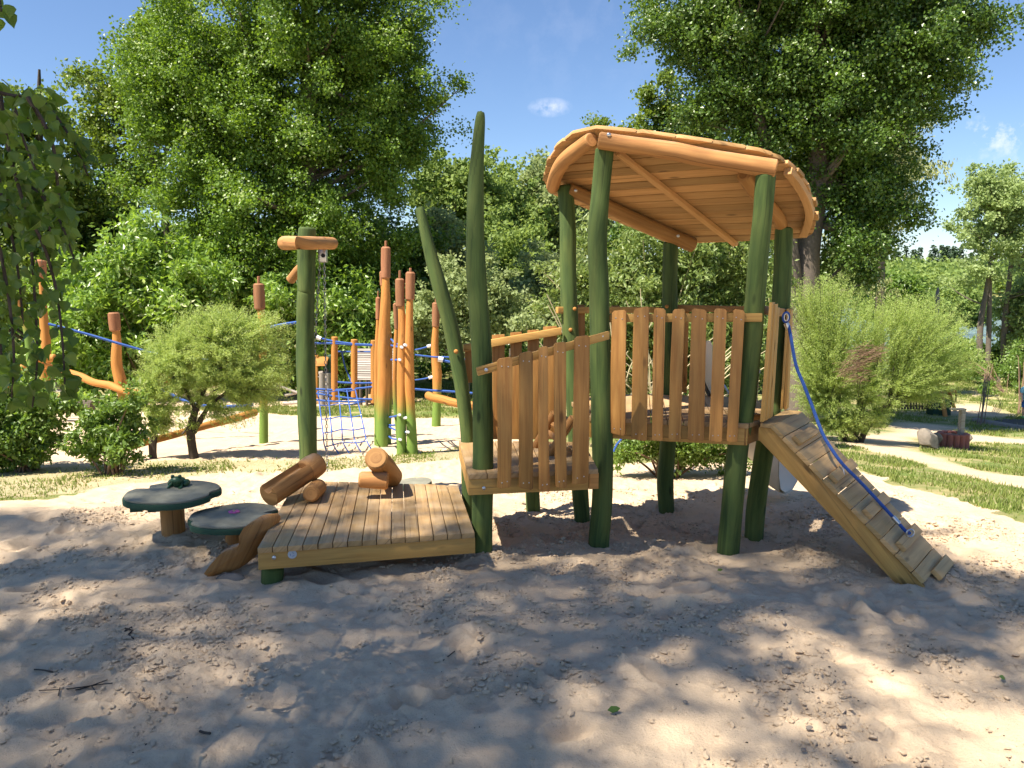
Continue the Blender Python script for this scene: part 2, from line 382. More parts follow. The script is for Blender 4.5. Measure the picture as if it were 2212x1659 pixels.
PB = post([(1654, 375, 42), (1647, 470, 42), (1637, 570, 43), (1628, 680, 43), (1612, 850, 45), (1595, 960, 46), (1583, 1080, 46), (1574, 1178, 46)], (4.70, 4.85))
PC = post([(1221, 400, 35), (1226, 480, 36), (1227, 560, 36), (1230, 680, 36), (1238, 800, 36), (1242, 900, 36), (1250, 1020, 36), (1258, 1135, 34)], YC)
PD = post([(1449, 522, 32), (1447, 600, 32), (1447, 700, 33), (1444, 850, 34), (1443, 950, 34), (1437, 1040, 35), (1440, 1114, 34)], YD)
PE = post([(1693, 492, 38), (1690, 600, 38), (1684, 700, 38), (1672, 850, 40), (1650, 980, 40), (1634, 1090, 40), (1628, 1166, 40)], (5.4, 5.22))
PF = post([(1039, 240, 13), (1037, 262, 22), (1032, 330, 29), (1027, 420, 36), (1027, 540, 41), (1032, 640, 43), (1040, 760, 44), (1043, 900, 44), (1043, 1020, 45), (1042, 1100, 45), (1041, 1192, 45)], YF, label='tallest tapering green post, pointed like a reed leaf')
PG = post([(904, 447, 13), (909, 462, 20), (928, 540, 27), (950, 620, 32), (972, 700, 34), (990, 790, 33), (1002, 870, 30), (1010, 950, 29), (1012, 1040, 30), (1012, 1110, 30)], YG, label='leaning green post tapering like a reed blade')
post([(1148, 1000, 30), (1150, 1060, 30), (1152, 1110, 30)], 5.9, bev=0)
post([(590, 1222, 46), (588, 1262, 46)], 4.25, label='short green foot of the low deck')
post([(700, 1090, 36), (700, 1150, 36)], 5.4, bev=0)

def bolts(lst, Y, parent, r=.011, mat='steel'):
    for (u, v) in lst:
        p = P(u, v, Y); m = MB(); m.ball(p, (r, r * .55, r), 10, 6); m.build('bolt', mat, parent)
# ---- low deck
h = HP(.22)
NL, NR, FR, FL = h(556, 1184), h(1027, 1150), h(990, 1048), h(640, 1038)
dk = MB(); n_ = 15
for i in range(n_):
    a, b = i / n_, (i + 1) / n_ - .0038
    j0 = random.uniform(-.004, .004)
    q = [NL.lerp(NR, a), NL.lerp(NR, b), FL.lerp(FR, b), FL.lerp(FR, a)]
    q = [p + Vector((0, j0, random.uniform(-.0015, .0015))) for p in q]
    dk.prism(q, (0, 0, -.032), q[3] - q[0])
deck = dk.build('deck', 'deck', tower, bevel=.003)
fy = (NR - NL).normalized(); fn = Vector((-fy.y, fy.x, 0))
fb = MB(); a0 = NL + fn * .008 - Vector((0, 0, .033)); b0 = NR + fn * .008 - Vector((0, 0, .033))
fb.prism([a0, b0, b0 - Vector((0, 0, .095)), a0 - Vector((0, 0, .095))], fn * .05, fy); fascia = fb.build('front_beam', 'beam', deck, bevel=.005)
sb = MB(); sb.prism([NL + fn * .06 - Vector((0, 0, .033)), NL + fn * .06 - Vector((0, 0, .125)), FL - Vector((0, 0, .125)), FL - Vector((0, 0, .033))], fy * .045, FL - NL)
sb.build('side_beam', 'beam', deck, bevel=.004); sb = MB(); sb.prism([NR + fn * .06 - Vector((0, 0, .033)), NR + fn * .06 - Vector((0, 0, .125)), FR - Vector((0, 0, .125)), FR - Vector((0, 0, .033))], fy * -.045, FR - NR); sb.build('side_beam', 'beam', deck, bevel=.004)
bolts([K5(957, 750)], NL.y + .004, deck, .012)
st = MB(); pc = onplane(*K5(1062, 730), a0, fn); st.tube([pc - fn * .003, pc + fn * .002], W(9.5, pc), n=20, caps=True); stick = st.build('sticker', 'sticker', deck)
for k in range(3):                                   # three little blue swooshes on the round sticker
    s2 = MB(); an = k * 2.1 + .5
    s2.tube([pc - fn * .0045 + fy * (cos(an + q * .6) * .010 * (1 + q * .1)) + Vector((0, 0, sin(an + q * .6) * .010)) for q in range(3)], .0011, n=6); s2.build('emblem', 'blue', stick)
# ---- middle platform
zM = .53; hm = HP(zM)
mNL, mNR = hm(*K3(178, 1128)), hm(*K3(988, 1093)); mFL = hm(*K3(118, 915)); mFR = hm(*K3(900, 925))
mp_ = MB(); n_ = 7
for i in range(n_):
    a, b = i / n_, (i + 1) / n_ - .006
    q = [mNL.lerp(mNR, a), mNL.lerp(mNR, b), mFL.lerp(mFR, b), mFL.lerp(mFR, a)]; mp_.prism(q, (0, 0, -.03), q[3] - q[0])
mid = mp_.build('middle_platform', 'deck', tower, bevel=.003)
ax = (mNR - mNL).normalized(); an_ = Vector((-ax.y, ax.x, 0))
m = MB(); d0 = Vector((0, 0, .031)); d1 = Vector((0, 0, .128))
m.prism([mNL - d0 + an_ * .01, mNR - d0 + an_ * .01 - ax * .06, mNR - d1 + an_ * .01 - ax * .06, mNL - d1 + an_ * .01], an_ * .045, ax); m.build('front_beam', 'beam', mid, bevel=.004)
m = MB(); e = (mFL - mNL).normalized(); m.prism([mNL - d0 + an_ * .056, mNL - d1 + an_ * .056, mFL - d1, mFL - d0], ax * .045, e); m.build('side_beam', 'beam', mid, bevel=.004)
m = MB(); m.box(mNR - Vector((0, 0, .075)) + an_ * .05 - ax * .028, (ax, an_, Vector((0, 0, 1))), (.03, .045, .05)); m.build('end_block', 'board', mid, bevel=.004)
bolts([K3(273, 1212)], mNL.y + .005, mid, .012)
def picket(pl, cs, parent, nrm, th=.022, name='picket', mat='board', rnd=None, crop_=None):
    """board from its four corners (tl, tr, br, bl) in a vertical plane, slightly crooked, top corners clipped"""
    q = [pl(*crop_(x, y)) for x, y in cs]
    tl, tr, br, bl = q; w = (tr - tl); wl = w.length; c = min(.013, wl * .16)
    wn = w.normalized(); dn = (bl - tl).normalized()
    lw = random.uniform(-.005, .005); mid_l = tl.lerp(bl, .5) + wn * lw; mid_r = tr.lerp(br, .5) + wn * lw
    poly = [tl + wn * c, tr - wn * c, tr + dn * c, mid_r, br - dn * c * .7, br - wn * c, bl + wn * c, bl - dn * c * .7, mid_l, tl + dn * c]
    m = MB(); m.prism(poly, nrm * th, bl - tl, rnd)
    o = m.build(name, mat, parent, bevel=.003)
    screws(o, q, nrm, m)
    return o, q
def screws(o, q, nrm, m_):
    for a, b in ((.28, .06), (.72, .07), (.3, .955), (.7, .95)):
        m = MB(); p = q[0].lerp(q[1], a).lerp(q[3].lerp(q[2], a), b) - nrm * .0005
        m.ball(p, (.004, .002, .004), 6, 4); m.build('screw', 'steel', o)
# front railing of the middle section
pl = VP(mNL - an_ * .018, mNR - an_ * .018); back = an_
rl = MB(); rq = [pl(*K3(228, 465)), pl(*K3(1058, 235)), pl(*K3(1058, 286)), pl(*K3(238, 516))]
rq = [p + an_ * .006 for p in rq]; rl.prism(rq, an_ * .035, rq[1] - rq[0]); rail1 = rl.build('railing', 'beam', tower, bevel=.006)
for cs, r_ in (([(357, 408), (452, 395), (443, 1207), (360, 1218)], .45), ([(495, 374), (578, 357), (580, 1222), (493, 1216)], .12), ([(617, 337), (672, 328), (685, 1235), (618, 1231)], .8),
           ([(710, 310), (785, 300), (790, 1212), (722, 1212)], .55), ([(840, 272), (932, 260), (925, 1180), (823, 1194)], .35)):
    q0 = VP(mNL - an_ * .045, mNR - an_ * .045)
    picket(q0, cs, rail1, an_, crop_=K3, rnd=r_)
pbolt = rq[0].y
bolts([K3(288, 477)], rq[0].y - .002, rail1, .012); bolts([K3(1010, 267)], rq[1].y - .002, rail1, .012)
# back railing of the middle section
pl = VP(mFL + an_ * .03 + ax * .0, mFR + an_ * .09)
rq = [pl(*K3(148, 318)), pl(*K3(757, 212)), pl(*K3(757, 258)), pl(*K3(148, 365))]
m = MB(); m.prism(rq, an_ * .035, ax); rail2 = m.build('railing', 'beam', tower, bevel=.005, label='sloping rear railing of the middle platform')
for x0, x1, yt, yb in ((158, 205, 330, 560), (330, 408, 262, 915), (445, 515, 247, 915), (553, 623, 233, 915), (652, 735, 210, 915)):
    m_ = [(x0, yt), (x1, yt - 5), (x1 + 4, yb), (x0 + 6, yb)]
    q = [pl(*K3(x, y)) for x, y in m_]; q = [p + an_ * .037 for p in q]; mm_ = MB(); mm_.prism(q, an_ * .022, q[3] - q[0], .25); mm_.build('picket', 'board', rail2, bevel=.004)
# ---- tower platform
zP = .80; hp = HP(zP); k2 = lambda x, y: hp(*K2(x, y))
poly = [k2(512, 768), k2(1502, 812), k2(1585, 782), k2(1702, 690), hp(1668, 868), hp(1600, 858), hp(1440, 852), hp(1300, 851), k2(470, 655), k2(385, 660)]
# order: near-left, near-right, right corner, right-far, ...
dirp = Vector((0.16, 1, 0)).normalized(); crs = Vector((1, -.16, 0)).normalized()
def clip(poly, p0, n):
    out = []
    for i in range(len(poly)):
        a, b = poly[i], poly[(i + 1) % len(poly)]; da, db = (a - p0).dot(n), (b - p0).dot(n)
        if da >= 0: out.append(a)
        if (da < 0) != (db < 0): out.append(a.lerp(b, da / (da - db)))
    return out
m = MB(); lo = min(p.dot(crs) for p in poly); hi = max(p.dot(crs) for p in poly); w = .098; k = lo
while k < hi:
    c = clip(clip(poly, crs * k, crs), crs * (k + w - .005), -crs)
    if len(c) > 2: m.prism(c, (0, 0, -.03), dirp)
    k += w
plat = m.build('tower_platform', 'deck', tower, bevel=.002)
def edge_beam(a, b, off, parent, top=.031, dep=.105, th=.045, mat='beam'):
    x = (b - a).normalized(); n = Vector((-x.y, x.x, 0)); m = MB(); t = Vector((0, 0, top)); d = Vector((0, 0, top + dep))
    m.prism([a - t + n * off, b - t + n * off, b - d + n * off, a - d + n * off], n * th, x); return m.build('edge_beam', mat, parent, bevel=.004)
edge_beam(poly[0], poly[1], .008, plat); edge_beam(poly[1], poly[2], .01, plat, mat='board'); edge_beam(poly[2], poly[3], .01, plat); edge_beam(poly[9], poly[0], .01, plat)
edge_beam(hp(1640, 858), hp(1300, 851), .01, plat); 
bolts([K2(612, 828)], poly[0].y + .004, plat, .013)
tx = (poly[1] - poly[0]).normalized(); tn = Vector((-tx.y, tx.x, 0))
pl = VP(poly[0] - tn * .016, poly[1] - tn * .016)
rq = [pl(*K2(535, 130)), pl(*K2(1592, 124)), pl(*K2(1590, 178)), pl(*K2(535, 181))]
rq = [p + tn * .004 for p in rq]; m = MB(); m.prism(rq, tn * .035, tx); rail3 = m.build('railing', 'beam', tower, bevel=.006)
q0 = VP(poly[0] - tn * .038, poly[1] - tn * .038)
for cs, r_ in (([(655, 110), (745, 102), (738, 888), (640, 872)], .4), ([(790, 98), (887, 78), (872, 920), (775, 910)], .25), ([(917, 90), (988, 96), (970, 922), (903, 915)], .75),
               ([(1033, 100), (1110, 95), (1083, 918), (1006, 912)], .4), ([(1152, 92), (1245, 103), (1228, 922), (1124, 915)], .5), ([(1292, 93), (1370, 98), (1340, 927), (1257, 920)], .85),
               ([(1412, 96), (1483, 108), (1435, 930), (1367, 922)], .6)):
    picket(q0, cs, rail3, tn, crop_=K2, rnd=r_)
bolts([K2(577, 155), K2(1530, 148)], rq[0].y - .003, rail3, .013)
# rear railing of the tower
pb = VP(P(1235, 700, 5.62), P(1445, 700, 6.05)); pn = (P(1445, 700, 6.05) - P(1235, 700, 5.62)); pn = Vector((-pn.y, pn.x, 0)).normalized()
q = [pb(*K2(330, 85)), pb(*K2(1010, 85)), pb(*K2(1010, 122)), pb(*K2(330, 126))]; m = MB(); m.prism([p + pn * .02 for p in q], pn * .035, q[1] - q[0]); rail4 = m.build('railing', 'beam', tower, bevel=.004, label='rear railing of the upper platform')
for x0, x1, yt, yb in ((478, 516, 72, 600), (448, 458, 68, 600), (560, 600, 80, 600), (690, 735, 78, 600), (878, 892, 88, 600)):
    q = [pb(*K2(a, b)) for a, b in ((x0, yt), (x1, yt), (x1, yb), (x0, yb))]; m = MB(); m.prism([p + pn * .057 for p in q], pn * .022, q[3] - q[0], .2); m.build('picket', 'board', rail4, bevel=.003)
ps = VP(P(1445, 700, 6.05), P(1660, 700, 5.75)); q = [ps(*K2(1060, 72)), ps(*K2(1480, 80)), ps(*K2(1480, 122)), ps(*K2(1060, 112))]; m = MB(); m.prism(q, (0, .035, 0), q[1] - q[0]); rail5 = m.build('railing', 'board', tower, bevel=.004, label='dark rail above the slide opening')
q = [ps(*K2(a, b)) for a, b in ((1105, 100), (1142, 98), (1128, 625), (1098, 620))]; m = MB(); m.prism([p + Vector((0, .037, 0)) for p in q], (0, .022, 0), q[3] - q[0]); m.build('picket', 'board', rail5, bevel=.003)
# right hand side: upright boards seen nearly edge on
pr = VP(P(1640, 700, 4.78), P(1700, 700, 5.15)); sx = (P(1700, 700, 5.15) - P(1640, 700, 4.78)); sx.z = 0; sx.normalize(); sn = Vector((sx.y, -sx.x, 0))
m = MB(); q = [P(*K2(1573, 72), 4.72), P(*K2(1765, 100), 5.3), P(*K2(1765, 150), 5.3), P(*K2(1573, 124), 4.72)]; m.prism(q, -sn * .035, q[1] - q[0]); rail6 = m.build('railing', 'board', tower, bevel=.005, label='short side railing of upright boards above the ramp')
for (a, b, c, d, Yb) in (((1634, 58), (1654, 56), (1602, 800), (1575, 800), 4.70), ((1652, 75), (1672, 66), (1620, 790), (1600, 795), 4.74), ((1672, 86), (1684, 90), (1640, 780), (1622, 780), 4.80), ((1741, 96), (1754, 96), (1716, 722), (1702, 722), 5.18), ((1756, 98), (1768, 102), (1742, 724), (1722, 724), 5.2)):
    q = [P(*K2(*z), Yb) for z in (a, b, c, d)]; m = MB(); m.prism(q, (.045, .085, 0), q[3] - q[0], random.uniform(.5, .9)); m.build('picket', 'beam', rail6, bevel=.004)
m = MB(); m.box(hp(*K2(1520, 790)) + Vector((.02, .02, .018)), ((1, .5, 0), (-.5, 1, 0), (0, 0, 1)), (.05, .03, .018)); m.build('corner_block', 'board', plat, bevel=.005)
bolts([K3(838, 97), K3(812, 227)], YC - .06, rail4, .014, 'orange'); bolts([K2(996, 82)], YD - .06, rail4, .014, 'orange'); bolts([K3(100, 362)], YG - .07, rail2, .016, 'orange')
# inner log steps between the two levels
st_ = MB()
st_.tube([P(*K3(588, 1040), 5.35), P(*K3(590, 960), 5.3), P(*K3(712, 745), 5.2)], .028, n=10); st_.tube([P(*K3(600, 1035), 5.1), P(*K3(690, 990), 5.05), P(*K3(830, 775), 4.98)], .03, n=10)
for k in range(4):
    a = P(*K3(620 + k * 30, 905 - k * 52), 5.28); b = P(*K3(700 + k * 36, 965 - k * 56), 5.03); st_.tube([a, b], .022, n=8)
st_.build('log_ladder', 'log', tower)
# ---- roof
RZ, RX, RY = 2.555, -.245, -.336
rp0 = Vector((.555, 4.9, RZ)); rn = Vector((-RX, -RY, 1)).normalized()
rp = lambda u, v: onplane(u, v, rp0, rn)
k1 = lambda x, y: rp(*K1(x, y))
outl = [(1187, 416), (1174, 390), (1180, 350), (1204, 315), (1236, 289), (1290, 277), (1365, 284), (1480, 301), (1560, 313), (1640, 327), (1688, 343), (1722, 372), (1748, 403), (1761, 445), (1765, 480), (1757, 504), (1738, 514), (1590, 522), (1500, 525), (1432, 522), (1310, 469), (1245, 441)]
rpoly = [rp(u, v) for u, v in outl]
e1 = (rp(1631.4, 417.4) - rp(1469.8, 426.3)).normalized(); e2 = rn.cross(e1).normalized()
m = MB(); k = min(p.dot(e2) for p in rpoly); hi = max(p.dot(e2) for p in rpoly); w = .094; i = 0
while k < hi:
    c = clip(clip(rpoly, e2 * k, e2), e2 * (k + w - .008), -e2)
    if len(c) > 2:
        mx = sum(p.dot(e1) for p in c) / len(c); ja, jb = random.uniform(-.010, .014), random.uniform(-.010, .014); dz = rn * random.uniform(-.0015, .0015)
        # square board ends: pull each end to a straight cut
        sl = [p for p in c if p.dot(e1) < mx]; sr = [p for p in c if p.dot(e1) >= mx]
        c = [p + e1 * (jb if p.dot(e1) >= mx else -ja) + dz for p in c]
        m.prism(c, rn * .024, e1)
    k += w; i += 1
cen_ = sum(rpoly, Vector()) / len(rpoly); rp2 = [cen_.lerp(p, .86) + rn * .0255 for p in rpoly]; k = min(p.dot(e2) for p in rp2) - .047; off2 = (rn * .0255).dot(e2)  # added upper board layer, unseen from below, keeps light out of the gaps
while k < hi + .1:
    c = clip(clip(rp2, e2 * k, e2), e2 * (k + w - .006), -e2)
    if len(c) > 2: m.prism(c, rn * .02, e1)
    k += w
roof = m.build('roof', 'roofw', tower, bevel=.003)
def rlog(spec, Y, name='roof_beam', mat='log', label=None, sub=5):
    pts, rad = post_pts(spec, Y); m = MB(); m.tube(pts, rad, n=16, sub=sub, rough=.018, bevel=.008); return m.build(name, mat, roof, label=label)
rlog([(1293, 303, 37), (1345, 311, 37), (1400, 318, 37), (1455, 327, 40), (1520, 340, 39), (1590, 351, 39), (1636, 359, 41), (1676, 366, 43)], (4.86, 4.68))
def pl_log(pix, off, rpx, mat='log', label=None, name='roof_beam'):
    pts = [onplane(u, v, rp0 - rn * off, rn) for u, v in pix]; rad = [W(r, p) / 2 for r, p in zip(rpx, pts)]
    m = MB(); m.tube(pts, rad, n=14, sub=4, rough=.04, bevel=.008); return m.build(name, mat, roof, label=label)
pl_log([(1278, 302), (1255, 318), (1222, 345), (1203, 372), (1194, 405)], .052, [34, 34, 34, 30, 28])
pl_log([(1228, 408), (1300, 440), (1400, 488), (1498, 530)], .05, [30, 30, 31, 32])
pl_log([(1605, 378), (1628, 410), (1655, 440), (1682, 470), (1690, 500)], .052, [30, 30, 30, 28, 26])
def batten(pix, wd, th, name='batten', mat='roofw'):
    pts = [onplane(u, v, rp0 - rn * .002, rn) for u, v in pix]; pts, _ = cat_rom(pts, [0] * len(pts), 4 if len(pts) > 2 else 1)
    m = MB(); left = []; right = []
    for i, p in enumerate(pts):
        t = (pts[min(i + 1, len(pts) - 1)] - pts[max(0, i - 1)]).normalized(); s_ = rn.cross(t).normalized(); left.append(p + s_ * wd / 2); right.append(p - s_ * wd / 2)
    m.prism(left + right[::-1], -rn * th, pts[-1] - pts[0], .9); m.build(name, mat, roof, bevel=.003)
batten([(1336, 326), (1590, 524)], .045, .03)
batten([(1703, 362), (1722, 385), (1744, 425), (1750, 462), (1737, 500)], .05, .045)
bolts([K1(677, 186), K1(1702, 352)], 4.80, roof, .013); bolts([K1(458, 554)], 5.5, roof, .012); bolts([K1(1135, 855)], 5.85, roof, .012)
# ---- ramp
T1 = hp(*K4(278, 742)); Bn = hp(*K4(352, 750)); Bf = hp(*K4(492, 680)); T2 = hp(*K4(410, 672))
Q1 = G(*K4(1168, 1592)); Q2 = G(*K4(1262, 1478)); Q2.z = Q1.z + .01; Q2 = onplane(*K4(1260, 1476), (0, 0, Q1.z + .01), Vector((0, 0, 1)))
Rr = lambda s_, t: Bn.lerp(Q1, s_).lerp(Bf.lerp(Q2, s_), t)
rnm = (Q1 - Bn).cross(Bf - Bn).normalized(); rnm = rnm if rnm.z > 0 else -rnm
m = MB(); m.prism([T1, Bn, Bf, T2], (0, 0, -.026), T2 - T1)
seams = [0, .075, .17, .255, .345, .44, .53, .62, .71, .80, .90, .965]
for i in range(len(seams) - 1):
    a, b = seams[i] + .0015, seams[i + 1] - .0015
    q = [Rr(a, -.03), Rr(b, -.03), Rr(b, 1.0), Rr(a, 1.0)]; dz = rnm * random.uniform(-.002, .002); m.prism([p + dz for p in q], -rnm * .026, Rr(0, 1) - Rr(0, 0))
ramp = m.build('ramp', 'rampw', tower, bevel=.003)
for s0, t0, t1 in ((.10, .08, .80), (.345, .06, .96), (.565, .06, .96), (.765, .1, .98), (.955, .3, 1.0)):
    m = MB(); q = [Rr(s0, t0), Rr(s0 + .052, t0), Rr(s0 + .052, t1), Rr(s0, t1)]; m.prism([p + rnm * .001 for p in q], rnm * .028, Rr(0, 1) - Rr(0, 0)); m.build('cleat', 'rampw', ramp, bevel=.004)
sp = VP(Bn, Q1); tpx = [K4(278, 764), K4(358, 770)]
un = (Q1 - Bn).normalized(); dv = Vector((0, 0, -1)); nn = Vector((un.y, -un.x, 0)).normalized()
if nn.y > 0: nn = -nn
top = Bn - Vector((0, 0, .03)) + un * .0
tp = T1 - Vector((0, 0, .03)); m = MB()
inn = Vector((0, .028, 0))
lowc = Q1 - rnm * .12 + un * -.12
m.prism([tp + inn, top + inn, Q1 - rnm * .028 + inn, Q1 - rnm * .028 - un * .0 + Vector((-.02, 0, -.03)) + inn, lowc + Vector((0, 0, -.02)) + inn, Bn - rnm * .135 + un * .02 + inn, T1 - Vector((0, 0, .115)) + inn], Vector((.02, .04, 0)), un, .8); m.build('side_beam', 'beam', ramp, bevel=.004)
sh = (Bf - Bn) * .92
m = MB(); m.prism([p + sh for p in (top, Q1 - rnm * .028, lowc, Bn - rnm * .135 + un * .02)], Vector((.02, .04, 0)), un, .6); m.build('side_beam', 'beam', ramp, bevel=.004)
# ---- slide
spts = [Vector(p) for p in ((1.70, 5.82, .80), (1.73, 6.0, .76), (1.80, 6.18, .60), (1.91, 6.32, .42), (2.02, 6.36, .22), (2.13, 6.30, .10), (2.24, 6.22, .03))]
spts, _ = cat_rom(spts, [0] * 7, 5); sec = [(-.27, .30), (-.26, .12), (-.20, .0), (-.08, -.05), (.08, -.05), (.20, 0), (.26, .12), (.27, .30)]; secb = [(a * 1.1, b - .02) for a, b in sec[::-1]]
full = sec + secb; V = []; Fq = []
for i, p in enumerate(spts):
    t = (spts[min(i + 1, len(spts) - 1)] - spts[max(0, i - 1)]); t.z = 0; t.normalize(); s_ = Vector((t.y, -t.x, 0))
    for a, b in full: V.append(p + s_ * a + Vector((0, 0, b)))
k = len(full); m = MB(); m.v = V
for i in range(len(spts) - 1):
    for j in range(k):
        q = (i * k + j, i * k + (j + 1) % k, (i + 1) * k + (j + 1) % k, (i + 1) * k + j); m.f.append(q); m.uv.append([(0, 0)] * 4); m.r.append(.5)
slide = m.build('slide', 'slide', tower, ang=60)
for (a, b, c, d, Y_) in (((1238, 292), (1282, 300), (1275, 652), (1230, 650), 5.95), ((1553, 312), (1584, 308), (1560, 684), (1516, 680), 5.45)):
    q = [P(*K2(*z), Y_) for z in (a, b, c, d)]; r_ = (q[1] - q[0])
    poly2 = [q[0] + Vector((0, 0, -.03)), q[0] + r_ * .25, q[1] - r_ * .25, q[1] + Vector((0, 0, -.03)), q[2], q[3]]
    m = MB(); m.prism(poly2, (.0, .03, 0)); m.build('side_panel', 'slide', slide, bevel=.005)
m = MB(); m.tube([P(*K2(1232, 640), 5.9), P(*K2(1385, 655), 5.88), P(*K2(1372, 605), 5.9), P(*K2(1350, 570), 5.92)], .008, n=8, sub=3); m.build('metal_rim', 'steel', slide)
s3 = MB(); pq = P(*K2(1560, 485), 5.43); s3.tube([pq, pq + Vector((0, -.003, 0))], .022, n=16); s3.build('sticker', 'sticker', slide)

# ================================================================== ROPE ON THE RAMP
rope = thing('climbing_rope', 'blue rope hanging from the railing down along the ramp', 'rope', P(*K4(1050, 1310), 4.6))
def Ylin(t): return 4.78 + (4.52 - 4.78) * t
path = [(424, 235), (437, 300), (462, 440), (500, 535), (545, 650), (600, 795), (650, 880), (705, 955), (790, 1040), (870, 1125), (930, 1190), (988, 1253), (1030, 1300), (1052, 1312)]
pend = onplane(*K4(1052, 1312), Rr(.7, .6) + rnm * .045, rnm)
pts = []
for i, (x, y) in enumerate(path):
    t = i / (len(path) - 1); Y_ = 4.86 * (1 - t) + pend.y * t; pts.append(P(*K4(x, y), Y_))
m = MB(); m.tube(pts, .0105, n=8, sub=3); m.build('rope', 'blue', rope)
m = MB(); c = P(*K4(408, 193), 4.87); m.tube([c + Vector((cos(a) * .021 + .004, 0, sin(a) * .032)) for a in [q * 2 * pi / 12 - pi / 2 for q in range(13)]], .006, n=8); m.build('loop', 'blue', rope)
m = MB(); m.tube([c + Vector((cos(a) * .013 + .004, -.002, sin(a) * .023)) for a in [q * 2 * pi / 12 for q in range(13)]], .004, n=8); m.build('thimble', 'steel', rope)
m = MB(); m.tube([P(*K4(411, 222), 4.865), P(*K4(424, 252), 4.86)], .016, n=12, bevel=.003); m.build('ferrule', 'steel', rope)
m = MB(); m.tube([pts[-4].lerp(pts[-3], .55) + Vector((0, -.004, 0)), pts[-3].lerp(pts[-2], .25)], .0145, n=12, bevel=.003); m.build('ferrule', 'steel', rope)
m = MB(); m.tube([pend + Vector((cos(a) * .022 + .004, 0, sin(a) * .022)) for a in [q * 2 * pi / 12 for q in range(13)]], .005, n=8); m.build('ring', 'steel', rope)
m = MB(); p = P(*K4(700, 960), 4.62); m.prism([p, p + Vector((.012, 0, -.002)), P(*K4(715, 1012), 4.60)], (0, .003, 0)); m.build('tape_strip', 'clamp', rope)

# ================================================================== LOGS ON AND BESIDE THE DECK
def logobj(spec, Y, name, mat, label, cat, parent=None, oval=1.0, group=None, bev=.012, n=18, sub=4):
    pts, rad = post_pts(spec, Y); m = MB(); m.tube(pts, rad, n=n, sub=sub, rough=.03, bevel=bev, oval=oval)
    return m.build(name, mat, parent, label=label, cat=cat, group=group)
def k5s(*a): return [(*K5(x, y), r * .3776) for x, y, r in a]
seat = thing("log_trough", "hollowed brown log tilted over a short round log on the low deck", "log", P(*K5(1080, 400), 5.15))
# tilted log with a trough cut along its upper side
A = P(*K5(925, 392), 4.95); Bq = P(*K5(1215, 205), 5.35); ax_ = (Bq - A).normalized(); upv = Vector((0, 0, 1)); s_ = ax_.cross(upv).normalized(); upv = s_.cross(ax_).normalized()
R0 = .078; sect = [(cos(a) * R0, sin(a) * R0 * 1.02) for a in [radians(q) for q in range(125, 125 + 291, 18)]]
sect = sect + [(.035, .028), (0, .012), (-.035, .028)]
def extr(m, c0, c1, sect, s_, u_):
    b0 = len(m.v); k = len(sect)
    for c in (c0, c1):
        for a, b in sect: m.v.append(c + s_ * a + u_ * b)
    for j in range(k): m.f.append((b0 + j, b0 + (j + 1) % k, b0 + k + (j + 1) % k, b0 + k + j)); m.uv.append([(0, j * .03), (0, (j + 1) * .03), ((c1 - c0).length, (j + 1) * .03), ((c1 - c0).length, j * .03)]); m.r.append(.3)
    for rng, cc in ((range(k), 0), (range(k), 1)):
        f = [b0 + cc * k + j for j in rng]; f = f if cc else f[::-1]; m.f.append(tuple(f)); m.uv.append([(m.v[q].x, m.v[q].z) for q in f]); m.r.append(.3)
m = MB(); L_ = (Bq - A).length; extr(m, A, A + ax_ * (L_ * .72), sect, s_, upv); m.build('trough', 'log', seat, bevel=.006)
m = MB(); m.tube([A + ax_ * (L_ * .7), A + ax_ * (L_ * .85), Bq], [R0, R0 * 1.08, R0 * 1.0], n=18, sub=3, rough=.03, bevel=.012); m.build('solid_end', 'log', seat)
logobj(k5s((1168, 383, 98), (1190, 365, 98), (1212, 345, 96)), (4.98, 5.28), 'short_log', 'log', 'short round log lying under the tilted hollowed log', 'log')
lg = thing('log_spout', 'brown log tilted against a small block log at the rear of the deck', 'log', P(*K5(1560, 350), 5.3))
logobj(k5s((1540, 178, 136), (1580, 225, 132), (1632, 292, 126)), (5.08, 5.5), 'tilted_log', 'log', None, None, lg)
logobj(k5s((1443, 303, 92), (1530, 306, 98), (1612, 310, 100)), (5.12, 5.14), 'block_log', 'log', None, None, lg)
kz = lambda x, y: (345.6 + .3175 * x, 1036.9 + .3175 * y)
zz_ = [(283, 640), (325, 580), (392, 505), (440, 478), (505, 470), (524, 440), (522, 385), (560, 320), (635, 276), (735, 260), (745, 320), (700, 400), (645, 480), (585, 560), (530, 618), (470, 640), (395, 640), (335, 672), (300, 675)]
m = MB(); m.prism([P(*kz(x, y), 4.16 + .3 * (x - 283) / 460) for x, y in zz_], Vector((.03, .16, 0)), Vector((1, .3, .9)), .5)
m.build('zigzag_log_step', 'log', None, bevel=.034, ang=75, label='zigzag shaped brown log step leaning on the left end of the low deck', cat='log step')
m = MB(); p = G(*K5(690, 872)); m.ball(p + Vector((.02, 0, .0)), (.085, .04, .035), 12, 8); o = m.build('stone', 'stone', None, label='flat dark stone in the sand by the zigzag log step', cat='stone')

